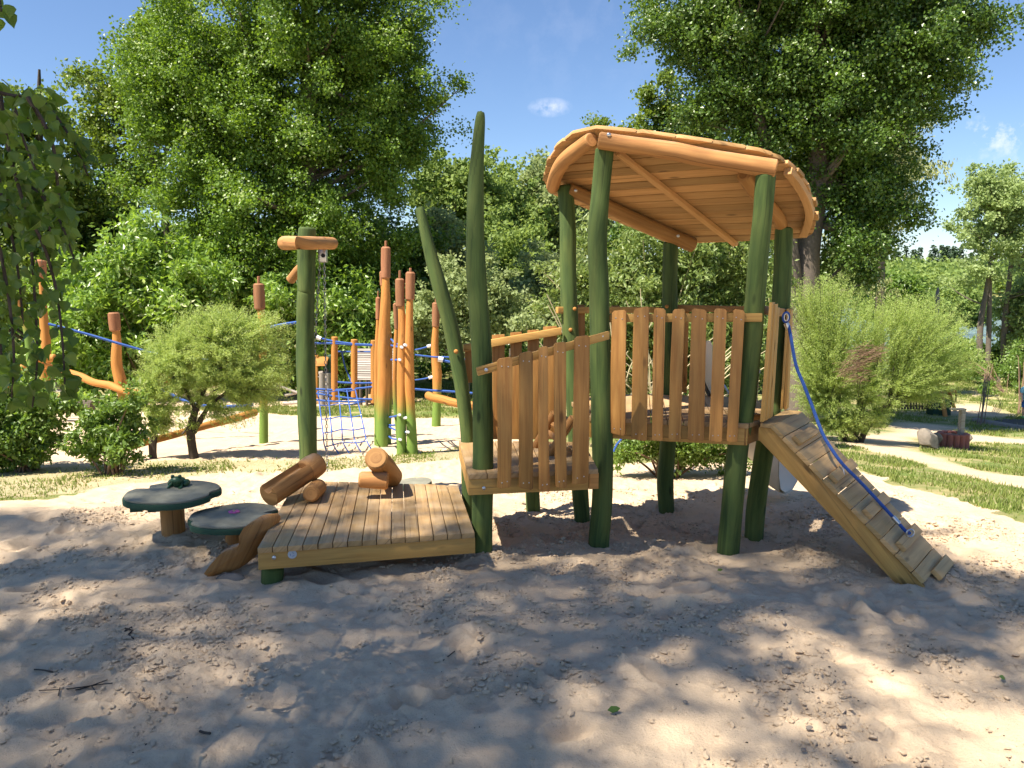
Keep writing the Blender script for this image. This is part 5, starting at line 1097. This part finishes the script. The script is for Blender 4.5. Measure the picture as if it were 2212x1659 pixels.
for i, (u, v, ru, rv, Y_, lab) in enumerate(((1990, 680, 60, 35, 60, 'round crown beyond the right willow bush, first above its left half'), (2060, 660, 70, 40, 70, 'broad crown on the lake bank above the right willow bush'), (2190, 770, 36, 36, 40, 'reedy bush between the airy tree trunks and the water'), (2085, 765, 34, 26, 41, 'bush on the bank left of the two airy trunks'), (1925, 640, 60, 50, 45, 'dark rounded crown beside the massive poplar'))):
    tree('broadleaf_tree', lab, 'tree', gb(u, Y_), [tk(Y_, (u, v + rv + 60, 6), (u, v, 3))], [(u, v, ru, rv, Y_), (u + ru * .5, v + rv * .3, ru * .6, rv * .7, Y_), (u - ru * .5, v + rv * .35, ru * .6, rv * .6, Y_)], 260, 50, .012 * Y_, .0045 * Y_, 'forest' if i in (0, 1) else 'hedge', 'bark', 'bank side trees right of the tower', seed=70 + i, nl=10)
# ---- bushes of broad leaves
def bush(label, u0, Y_, blobs, ncl, lpc, cr, L, mat, seed, stems=14, stemmat='brownstem', wr=.5, cat='bush', up=.4, name='leafy_bush', group=None, droop=.15, shell=.2):
    b = gb(u0, Y_) if not isinstance(u0, Vector) else u0
    r = np.random.default_rng(seed); random.seed(seed); root = thing(name, label, cat, b, group)
    nb = max(12, ncl // 5); Bc, Bd, B = blob_centres([(b_[0], b_[1], b_[2] * .85, b_[3] * .85) + tuple(b_[4:]) for b_ in blobs], nb, r, shell); k = r.integers(0, nb, ncl); ax = unit(Bd * .6 + r.normal(size=(nb, 3)) * .5 + np.array([.1, 0, .55]))
    Cc = Bc[k] + ax[k] * (cr * 2.0 * r.uniform(-.7, 1.5, ncl))[:, None] + r.normal(size=(ncl, 3)) * cr * .3; Dd = Bd[k]; cr = cr * .8
    V_, F_, rn_ = crown_leaves(Cc, Dd, lpc, cr, L, r, droop, up, wr); npmesh('foliage', V_, F_, mat, rn_, root)
    m = MB()
    for i in r.choice(ncl, stems, replace=False):
        q = Vector(Cc[i]); s_ = b + Vector((r.uniform(-.12, .12), r.uniform(-.1, .1), -.05)); md = s_.lerp(q, .5) + Vector((0, 0, .12 * (q - s_).length)); m.tube([s_, md, q], [.014, .010, .004], n=5, sub=3, caps=False)
    m.build('stems', stemmat, root); return root
bush('bright ash bush with long pinnate leaves behind the round willow bush', 330, 19.6, bl(19.6, (300, 580, 55, 55), (350, 640, 110, 80), (210, 660, 70, 60), (440, 600, 70, 50), (160, 720, 60, 70), (270, 750, 110, 60), (480, 680, 70, 60), (190, 800, 70, 50), (300, 520, 30, 22)), 620, 62, .38, .18, 'fresh', 81, 26, wr=.38)
bush('fresh green bush right of the hoist post under the dark trees', 760, 20.5, bl(20.5, (760, 690, 60, 45), (720, 740, 60, 50), (690, 660, 50, 30), (790, 760, 50, 50), (600, 680, 60, 40), (580, 740, 60, 50), (720, 800, 60, 40)), 460, 62, .37, .17, 'fresh', 82, 16, wr=.45)
bush('pale green thicket of wands behind the tower between its posts', 1400, 11.5, bl(11.5, (1290, 600, 60, 60), (1380, 570, 90, 60), (1500, 590, 90, 70), (1600, 580, 50, 70), (1350, 660, 120, 60), (1500, 700, 120, 70), (1420, 780, 160, 70), (1600, 700, 50, 80), (1270, 720, 60, 80), (1420, 860, 190, 60)), 1050, 72, .24, .085, 'lace', 83, 40, 'palestem', wr=.4)
m = MB(); r = random.Random(4)
tb = gb(1345, 10.2)
for i in range(42):
    a = r.uniform(-.75, .9); L_ = r.uniform(1.3, 2.2); p0 = tb + Vector((r.uniform(-.5, .9), r.uniform(-.2, .3), 0)); p1 = p0 + Vector((sin(a) * L_ * .8, -.1, cos(a) * L_)); m.tube([p0, p0.lerp(p1, .5) + Vector((0, 0, .1)), p1 + Vector((sin(a) * .25, 0, -.08))], [.013, .01, .005], n=5, sub=2, caps=False)
m.build('dry_canes', 'palestem', None, label='fan of pale dry canes standing in front of the thicket behind the tower', cat='canes', kind='stuff')
bush('low dark green shrub row under the tower platform at the sand edge', 1440, 7.6, bl(7.6, (1380, 970, 50, 28), (1450, 965, 60, 32), (1520, 975, 50, 26), (1340, 975, 30, 24), (1590, 960, 40, 30), (1440, 930, 110, 30)), 420, 50, .10, .05, 'hedge', 84, 16, wr=.4)
bush('dark leafy bush at the left edge below the hanging birch', 40, 7.9, bl(7.9, (30, 930, 60, 60), (-20, 890, 50, 60), (75, 900, 45, 50), (10, 980, 50, 30), (80, 960, 28, 30)), 420, 55, .10, .05, 'hedge', 85, 16, 'brownstem', wr=.6)
bush('glossy leaved young bush in front of the rear sand pit', 240, 7.7, bl(7.7, (235, 920, 50, 42), (270, 890, 40, 36), (200, 900, 30, 30), (300, 940, 30, 30), (215, 960, 45, 25), (290, 980, 20, 16)), 200, 34, .075, .058, 'hedge', 86, 14, 'brownstem', wr=.5)
bush('small thin bush on the lawn before the hollow log', 2129, 20.5, [(2129, 838, 9, 11, G(2130, 856).y)], 40, 30, .12, .09, 'fresh', 87, 6, name='small_bush')
bush('bright bush cut by the right edge above the child', 2212, 23, [(2212, 808, 17, 28, G(2205, 850).y), (2216, 830, 16, 20, G(2205, 850).y)], 120, 40, .18, .10, 'hedge', 88, 8)
bush('dark shrubs along the lake shore behind the hollow log', 2175, 30, [(2120, 800, 30, 18, 34), (2180, 800, 36, 25, 33), (2060, 805, 40, 22, 36), (2000, 800, 40, 25, 36)], 320, 40, .3, .14, 'hedge', 89, 8)
# ---- willow sprays
def sprays(blobs, n, ln, bias, r, lpn, L, wr, out=.8, droop=0.0, shell=.45, forks=None):
    Cc, Dd, B = blob_centres(blobs, n, r, shell); fk = np.array([tuple(f) for f in forks]); dist = ((Cc[:, None] - fk[None]) ** 2).sum(2); o_ = fk[dist.argmin(1)] + r.normal(size=(n, 3)) * .07
    tip = Cc + np.array(bias) * ln * r.uniform(.1, 1.0, n)[:, None]; span = np.linalg.norm(tip - o_, axis=1); mid = (o_ + tip) / 2 + np.array([0, 0, 1]) * (span * .16)[:, None] + r.normal(size=(n, 3)) * .05
    t = (1 - np.tile(np.linspace(0, 1, lpn), n) ** 1.25 * .72 + r.uniform(-.015, .015, n * lpn)).clip(0, 1.02); k = np.repeat(np.arange(n), lpn); T = t[:, None]
    c = o_[k] * (1 - T) ** 2 + 2 * mid[k] * T * (1 - T) + tip[k] * T ** 2; d = unit(2 * (mid[k] - o_[k]) * (1 - T) + 2 * (tip[k] - mid[k]) * T)
    side = unit(r.normal(size=(n * lpn, 3))); c = c + side * .012; D = d * .8 + side * .8; Ls = L * r.uniform(.6, 1.2, n * lpn) * (1.15 - .5 * t)
    V_, F_ = leaf_arrays(c, D, unit(r.normal(size=(n * lpn, 3)) + np.array([-.3, -.2, .7])), Ls, Ls * wr)
    cl = r.random(n)
    return V_, F_, np.clip(.5 * cl[k] + .5 * r.random(len(k)), 0, 1), o_, mid, tip
def willow(label, base, blobs, n, ln, bias, lpn, L, wr, seed, mat, trunk, nst=60, droop=0., out=.8, fork=None):
    r = np.random.default_rng(seed); random.seed(seed); root = thing('willow_bush', label, 'willow bush', base)
    fk = [Vector(t_[-1][:3]) for t_ in trunk] + [Vector(t_[-2][:3]) for t_ in trunk]
    V_, F_, rn_, o_, md, tp = sprays(blobs, n, ln, bias, r, lpn, L, wr, out, droop, forks=fk); npmesh('foliage', V_, F_, mat, rn_, root)
    m = MB()
    for t_ in trunk: m.tube([Vector(q[:3]) for q in t_], [q[3] for q in t_], n=9, sub=3, rough=.12, caps=False)
    for i in r.choice(n, nst, replace=False):
        a, b, c = Vector(o_[i]), Vector(md[i]), Vector(tp[i]); m.tube([a, a * .25 + b * .5 + c * .25, c], [.010, .006, .002], n=4, sub=3, caps=False)
    m.build('trunk', 'darkbark', root); return root
b0 = G(420, 990); Yw = b0.y
willow('round willow bush on a short dark trunk in front of the rear sand pit', b0, bl(Yw, (460, 760, 120, 80), (400, 790, 80, 75), (540, 800, 85, 75), (460, 700, 100, 40), (560, 720, 50, 50), (340, 750, 50, 45), (620, 720, 20, 20), (590, 790, 40, 60), (335, 850, 50, 70), (480, 850, 90, 35), (550, 870, 55, 35), (335, 930, 25, 35), (470, 680, 60, 30), (370, 910, 60, 35), (580, 700, 35, 30), (310, 800, 30, 50), (500, 910, 50, 25), (600, 850, 30, 50)),
       2700, .24, (.4, -.1, .18), 64, .040, .24, 91, 'willow', [[(b0.x, b0.y, b0.z - .1, .055)] + tk(Yw, (418, 985, 22), (412, 930, 18), (424, 880, 14)), tk(Yw, (418, 935, 12), (450, 880, 9), (500, 840, 5)), tk(Yw, (424, 885, 12), (400, 840, 8), (380, 800, 5)), tk(Yw, (424, 885, 12), (450, 820, 8), (470, 770, 5)), [(P(332, 985, Yw).x, Yw, gzf(P(332, 985, Yw).x, Yw) - .1, .04)] + tk(Yw, (330, 960, 16), (336, 900, 12), (330, 860, 5))], 90)
b0 = G(1845, 955); Yw = max(8.3, b0.y); b0 = gb(1845, Yw)
wb = bl(Yw, (1790, 680, 90, 65), (1740, 640, 55, 45), (1900, 700, 90, 60), (1990, 730, 80, 55), (1960, 680, 70, 45), (2050, 760, 50, 50), (1780, 780, 90, 80), (1960, 810, 90, 55), (1860, 850, 80, 60), (2030, 820, 50, 35), (1770, 880, 60, 50), (1850, 920, 50, 30), (2040, 700, 40, 40), (1720, 760, 40, 90), (1820, 900, 90, 40), (2070, 790, 45, 35), (1930, 660, 60, 30), (1790, 930, 70, 30), (1735, 690, 40, 70), (2010, 870, 50, 25), (1725, 840, 35, 80), (1700, 640, 30, 40), (1780, 620, 50, 30))
willow('wide windswept willow bush behind the ramp', b0, wb, 4000, .33, (.9, -.1, .25), 76, .048, .24, 92, 'willow', [tk(Yw, (1842, 975, 18), (1850, 920, 16), (1870, 860, 10)), tk(Yw, (1838, 975, 16), (1815, 920, 14), (1790, 860, 8)), tk(Yw, (1850, 975, 14), (1880, 910, 12), (1930, 860, 7))], 160, out=.55)
r = np.random.default_rng(5); Cc, Dd, B = blob_centres(bl(Yw - .75, (1870, 765, 36, 28), (1845, 800, 30, 28)), 170, r, .0); m = MB()
for c in Cc:
    c = Vector(c); d = Vector((r.uniform(.1, .45), r.uniform(-.1, .1), r.uniform(-.05, .22))); m.tube([c - d * .5, c, c + d * .5 + Vector((0, 0, -.02))], .0035, n=3, caps=False)
m.build('dead_twigs', 'brownstem', None, label='tangle of bare brown twigs in the middle of the windswept willow', cat='twigs', kind='stuff')
# ---- big birch whose crown shades the sand; its lowest branch hangs into the view at left
r = np.random.default_rng(77); Sd = np.array(S)
pts = []; tries = 0
right_edge = near_edge
while len(pts) < 1250 and tries < 60000:
    tries += 1
    gx, gy = r.uniform(-5.0, 4.2), r.uniform(-.5, 5.75)
    u, v, dep = project(gx, max(gy, .8), 0.0)
    if gy > .8:
        vb = np.interp(u, [-400, 0, 240, 560, 1000, 1100, 1700, 1960, 2100, 2300], [1075, 1095, 1125, 1092, 1080, 1092, 1094, 1165, 1235, 1285])
        if v < vb: continue
        dens = 1.0
        lim = np.interp(u, [0, 900, 1300, 1700, 2212], [1900, 1660, 1500, 1370, 1290])
        if v > lim: dens = np.interp(v - lim, [0, 130], [.85, .34])
        if u < 560 and v > 1120: dens *= .9
        if r.random() > dens: continue
        nn_ = float(vnoise(np.array(gx * .7 + 5), np.array(gy * 1.2), .5, 88)); thr = .25 if u < 600 else (.27 if v < lim else .14)
        if gy > .8 and u > 1050 and v < vb + 120: thr = .6
        if nn_ > thr: continue
    h_ = r.uniform(11, 20); p = np.array([gx, gy, 0]) + Sd / Sd[2] * h_
    if p[1] > .4:
        uu, vv, dd = project(p[0], p[1], p[2] - .5)
        if -120 < uu < 2330 and vv > -60: continue
        if dd < 1.2: continue
    pts.append(p)
Cc = np.array(pts); Dd = rdir(len(Cc), r)
bb = Vector((-6.0, -.6, 0)); birch = thing('birch_tree', 'birch tree at the left edge whose dark hanging branch enters the view', 'tree', bb)
V1, F1, r1 = crown_leaves(Cc, Dd, 34, .38, .11, r, .3, .5, .85)
npmesh('crown', V1, F1, 'birch', r1, birch)
hb_ = []; brp = []
def strand(pix, Y_):
    pts_, _ = cat_rom([P(u, v, Y_ + dy) for u, v, dy in pix], [0] * len(pix), 8); brp.append((pts_, [.006 * (1 - .8 * i / len(pts_)) + .0015 for i in range(len(pts_))], 5)); return pts_
strs = [strand([(-260, 100, 0), (0, 200, 0), (75, 208, .02), (120, 250, 0), (165, 320, 0), (190, 380, 0)], 2.6), strand([(0, 420, 0), (35, 450, 0), (85, 510, 0), (120, 620, .05), (135, 740, 0), (140, 830, 0)], 2.5), strand([(0, 200, 0), (20, 330, 0), (60, 480, 0), (75, 640, 0), (80, 780, 0), (70, 880, 0)], 2.7),
        strand([(-120, 300, 0), (-20, 480, 0), (15, 620, 0), (30, 760, 0), (25, 860, 0)], 2.45), strand([(-100, 150, 0), (10, 190, .1), (50, 300, .1), (95, 420, .1), (110, 520, .1)], 2.9), strand([(0, 420, 0), (60, 400, 0), (125, 470, 0), (160, 560, 0)], 2.75), strand([(-200, 500, 0), (-30, 600, 0), (0, 740, 0), (5, 850, 0)], 2.6), strand([(-60, -60, .3), (-10, -20, .3), (3, 25, .3)], 2.4), strand([(-150, 180, 0), (-20, 260, 0), (0, 400, 0), (35, 560, 0), (50, 700, 0)], 2.55), strand([(60, 210, 0), (110, 300, 0), (125, 400, 0), (130, 470, 0)], 2.5)]
lc = []; ld = []
for si, s_ in enumerate(strs):
    for i in range(2, len(s_)):
        for q in range(3 if si != 7 else 1):
            if r.random() < .85:
                p = s_[i].lerp(s_[i - 1], r.random()); uu, vv, _ = project(p.x, p.y, p.z)
                lc.append(p + Vector(r.normal(size=3) * .022)); ld.append(r.normal(size=3) * .5 + np.array([0, 0, -1.0]))
lc = np.array([tuple(p) for p in lc]); ld = np.array(ld); n_ = len(lc)
def broadleaf(C_, D_, L_, r):
    """larger near leaves: pointed oval blades of eight corners with a slight fold"""
    D_ = unit(D_); N_ = unit(r.normal(size=(len(C_), 3)) + np.array([0, -.5, .2])); S_ = unit(np.cross(D_, N_)); U_ = np.cross(S_, D_); L_ = L_[:, None]
    prof = [(0, 0), (.12, .26), (.34, .42), (.62, .30), (.85, .1), (1, 0), (.85, -.1), (.62, -.30), (.34, -.42), (.12, -.26)]
    v = np.stack([C_ + D_ * L_ * a + S_ * L_ * b + U_ * L_ * (abs(b) * .35 - a * a * .15) for a, b in prof], 1); return v.reshape(-1, 3), np.arange(len(C_) * 10).reshape(-1, 10)
V2, F2 = broadleaf(lc, ld, r.uniform(.034, .058, n_), r)
hang = npmesh('hanging_leaves', V2, F2, 'birch', r.random(n_), birch)
tm = MB(); tm.tube([bb + Vector((0, 0, -.2)), bb + Vector((.05, 0, 2)), bb + Vector((.3, .1, 5)), bb + Vector((-.4, -.5, 11)), bb + Vector((-1.5, -1.2, 20))], [.24, .2, .17, .12, .03], n=12, sub=4)
for i in r.choice(len(Cc), 16, replace=False):
    q = Vector(Cc[i]); z = max(6, min(19, q.z - 1.5)); s_ = bb + Vector((.2, 0, z)); tm.tube([s_, s_.lerp(q, .5) + Vector((0, 0, .3)), q], [.05, .03, .01], n=5, sub=3, caps=False)
tm.build('trunk', 'bark', birch)
tm = MB(); tm.tube([bb + Vector((.1, 0, 3.6)), bb + Vector((2.2, .4, 4.2)), bb + Vector((3.3, .55, 3.7)), strs[0][0]], [.045, .03, .02, .008], n=7, sub=4)
for s_, rd, n in brp: tm.tube(s_, rd, n=n, caps=False)
for k in (2, 3, 4, 6, 7, 8): tm.tube([bb + Vector((3.0, .5, 3.8)), strs[k][0]], [.01, .006], n=5)
tm.build('hanging_branch', 'darkbark', birch)

# ================================================================== FAR WOODED HILL
r = np.random.default_rng(9); n = 5200; X_ = r.uniform(20, 330, n); Y_ = r.uniform(205, 330, n); zz = gz(X_, Y_); hh = r.uniform(3, 6.5, n)
Cb = np.stack([X_, Y_, zz + hh * .6], 1); V_, F_, rn_ = crown_leaves(Cb, np.tile([[0, 0, 1.]], (n, 1)), 34, 3.6, 1.2, r, 0, .7, .9)
tag(npmesh('far_wood', V_, F_, 'forest', rn_), 'green wood covering the far hill beyond the lake', 'wood', kind='stuff')
mm = []; 
for i in range(60):
    x = r.uniform(95, 215); y = r.uniform(300, 330); z = gzf(x, y) + 4; h_ = r.uniform(6, 10); k = 160; t = r.random(k) ** .7; a = r.uniform(0, 6.3, k); R_ = (1 - t) * h_ * .22
    mm.append(np.stack([x + np.cos(a) * R_, y + np.sin(a) * R_, z + t * h_], 1))
Cf = np.concatenate(mm); d = rdir(len(Cf), r); d[:, 2] = -.3; V_, F_ = leaf_arrays(Cf, d, rdir(len(Cf), r), r.uniform(.9, 1.6, len(Cf)), r.uniform(.4, .7, len(Cf)))
tag(npmesh('far_spruces', V_, F_, 'conifer', r.random(len(Cf))), 'row of dark spruce tips along the crest of the far hill', 'spruces', kind='stuff')
# undergrowth filling the wood behind the left playground
r = np.random.default_rng(10); n = 2600; X_ = r.uniform(-24, 12, n); Y_ = r.uniform(27, 46, n); zz = gz(X_, Y_); Cb = np.stack([X_, Y_, zz + r.uniform(0, 2.6, n)], 1)
V_, F_, rn_ = crown_leaves(Cb, np.tile([[0, -.5, .6]], (n, 1)), 44, .7, .20, r, 0, .5, .8); tag(npmesh('undergrowth', V_, F_, 'poplar_dark', rn_), 'dark undergrowth of the wood behind the playground', 'undergrowth', kind='stuff')
n = 2400; X_ = r.uniform(9, 60, n); Y_ = r.uniform(36, 46, n); zz = np.maximum(gz(X_, Y_), -3); Cb = np.stack([X_, Y_, zz + r.uniform(0, .9, n) * (X_ < 40)], 1); keep = (X_ / Y_ < .56) | (X_ / Y_ > .63); Cb = Cb[keep]
V_, F_, rn_ = crown_leaves(Cb, np.tile([[0, -.5, .6]], (len(Cb), 1)), 36, .5, .2, r, 0, .5, .3); tag(npmesh('shore_reeds', V_, F_, 'lightleaf', rn_), 'reeds and low growth on the lake shore', 'reeds', kind='stuff')
# ================================================================== GRASS
def grass(n, poly, hmin, hmax, seed, dens=None, name='grass'):
    r = np.random.default_rng(seed); P_ = np.array(poly); lo, hi = P_.min(0), P_.max(0); x = r.uniform(lo[0], hi[0], n * 3); y = r.uniform(lo[1], hi[1], n * 3)
    k = inpoly(x, y, poly) & ~inpoly(x, y, nearp) & ~inpoly(x, y, rear) & ~inpoly(x, y, path) & ~inpoly(x, y, patch1) & ~inpoly(x, y, patch2)
    dn = vnoise(x, y, .5, 55) + .5 + .35 * vnoise(x, y, .12, 56); k &= r.random(len(x)) < np.clip((dn - .3) * 2.2, .03, 1)
    x, y = x[k][:n], y[k][:n]; z = gz(x, y); m_ = len(x); a = r.uniform(0, 6.28, m_); h_ = r.uniform(hmin, hmax, m_) * (.6 + .8 * r.random(m_)); w_ = .004 + .0006 * y; lean = r.normal(size=(m_, 2)) * .35
    c = np.stack([x, y, z - .005], 1); s_ = np.stack([np.cos(a) * w_, np.sin(a) * w_, 0 * a], 1); tip = c + np.stack([lean[:, 0] * h_, lean[:, 1] * h_, h_], 1)
    return np.stack([c - s_, c + s_, tip], 1).reshape(-1, 3), r.random(m_)
gp = [(wp([(-60, 1000), (500, 985), (1000, 965), (1130, 975), (1000, 1000), (500, 1035), (240, 1060), (-60, 1095)]), 15000, .015, .04), (wp([(1830, 945), (2000, 1000), (2260, 1050), (2400, 1200), (2212, 1150), (2000, 1080), (1830, 1015), (1640, 1005), (1700, 990)]), 30000, .02, .06),
      (wp([(1985, 955), (2230, 955), (2260, 1040), (2120, 1020), (1985, 975)]), 20000, .03, .07), (wp([(1985, 930), (2240, 925), (2240, 955), (1985, 955)]), 12000, .04, .1), (wp([(1900, 862), (2260, 862), (2260, 925), (1900, 925)]), 16000, .04, .09), (wp([(0, 878), (1120, 878), (1120, 903), (0, 903)]), 14000, .03, .07), (wp([(880, 830), (1120, 830), (1120, 880), (880, 880)]), 14000, .04, .09), (wp([(1960, 822), (2260, 822), (2260, 862), (1960, 862)]), 12000, .04, .1)]
vs = []; rs = []
for i, (pl_, n, a, b) in enumerate(gp): v_, r_ = grass(n, pl_, a, b, 100 + i); vs.append(v_); rs.append(r_)
V_ = np.concatenate(vs); tag(npmesh('grass', V_, np.arange(len(V_)).reshape(-1, 3), 'grass', np.concatenate(rs)), 'short patchy grass on the lawn around the sand pits', 'grass', kind='stuff')

# ================================================================== BITS ON THE SAND
def twig(label, segs, r=.003):
    m = MB()
    for s_ in segs: m.tube([G(u, v) + Vector((0, 0, .006)) for u, v in s_], r * .8, n=5, sub=2)
    return m.build('twig', 'darkbark', None, label=label, cat='twig')
q5 = lambda x, y: ((x * .859) / 1.736, (2000 + y * .859) / 1.736)
twig('long thin branched twig lying on the lower left sand', [[q5(170, 692), q5(300, 685), q5(420, 668), q5(490, 660)], [q5(255, 715), q5(262, 680)], [q5(330, 690), q5(380, 678), q5(470, 645)], [q5(400, 670), q5(418, 700)]])
twig('small dark angular twig on the left sand', [[q5(545, 420), q5(580, 430), q5(562, 445), q5(583, 465)], [q5(545, 432), q5(575, 415)]], .005)
twig('short pale twig on the far left sand', [[q5(150, 600), q5(190, 603), q5(232, 610)]], .004)
twig('tiny curved twig low in the centre of the sand', [[q5(872, 870), q5(890, 876), q5(918, 880)]], .006)
twig('thin crooked twig in the sunlit sand under the middle platform', [[K3(512, 1312), K3(570, 1322), K3(630, 1338), K3(668, 1350)], [K3(570, 1322), K3(600, 1328)]], .006)
twig('thin stalk lying across the sand right of the centre', [[q5(1935, 560), q5(1960, 540), q5(1985, 520)]], .003)
def leafbit(u, v, s_, label, ang=0):
    p = G(u, v) + Vector((0, 0, .018)); d = Vector((cos(ang), sin(ang), .1)); w_ = Vector((-sin(ang), cos(ang), .35))
    m = MB(); m.prism([p, p + d * s_ * .35 + w_ * s_ * .3, p + d * s_ * .75 + w_ * s_ * .22, p + d * s_, p + d * s_ * .75 - w_ * s_ * .22, p + d * s_ * .35 - w_ * s_ * .3], (0, 0, .0015), d)
    m.build('fallen_leaf', 'hedge', None, label=label, cat='leaf')
leafbit(1312, 1544, .05, 'green fallen leaf near the bottom centre of the sand', .1)
q6 = lambda x, y: ((1900 + x * .877) / 1.736, (2000 + y * .877) / 1.736)
leafbit(*q6(2118, 643), .035, 'green fallen leaf in the sunlit sand at lower right', 1)
leafbit(*q6(900, 172), .035, 'small green leaf on the sand before the tower posts', .3)
for x, y, s_, lb in ((1195, 602, .02, 'pale pebble on the sunlit sand ridge'), (762, 732, .012, 'small dark pebble left of the lit hollow'), (1292, 845, .016, 'dark pebble in the lowest shaded sand'), (1440, 648, .013, 'pebble right of the pale pebble ridge'), (1270, 940, .013, 'pebble close to the bottom edge of the sand')):
    p = G(*q6(x, y)); blob('pebble', p + Vector((0, 0, .012)), (s_, s_ * .8, s_ * .7), 'stone', lb, 'pebble', int(x), 2)
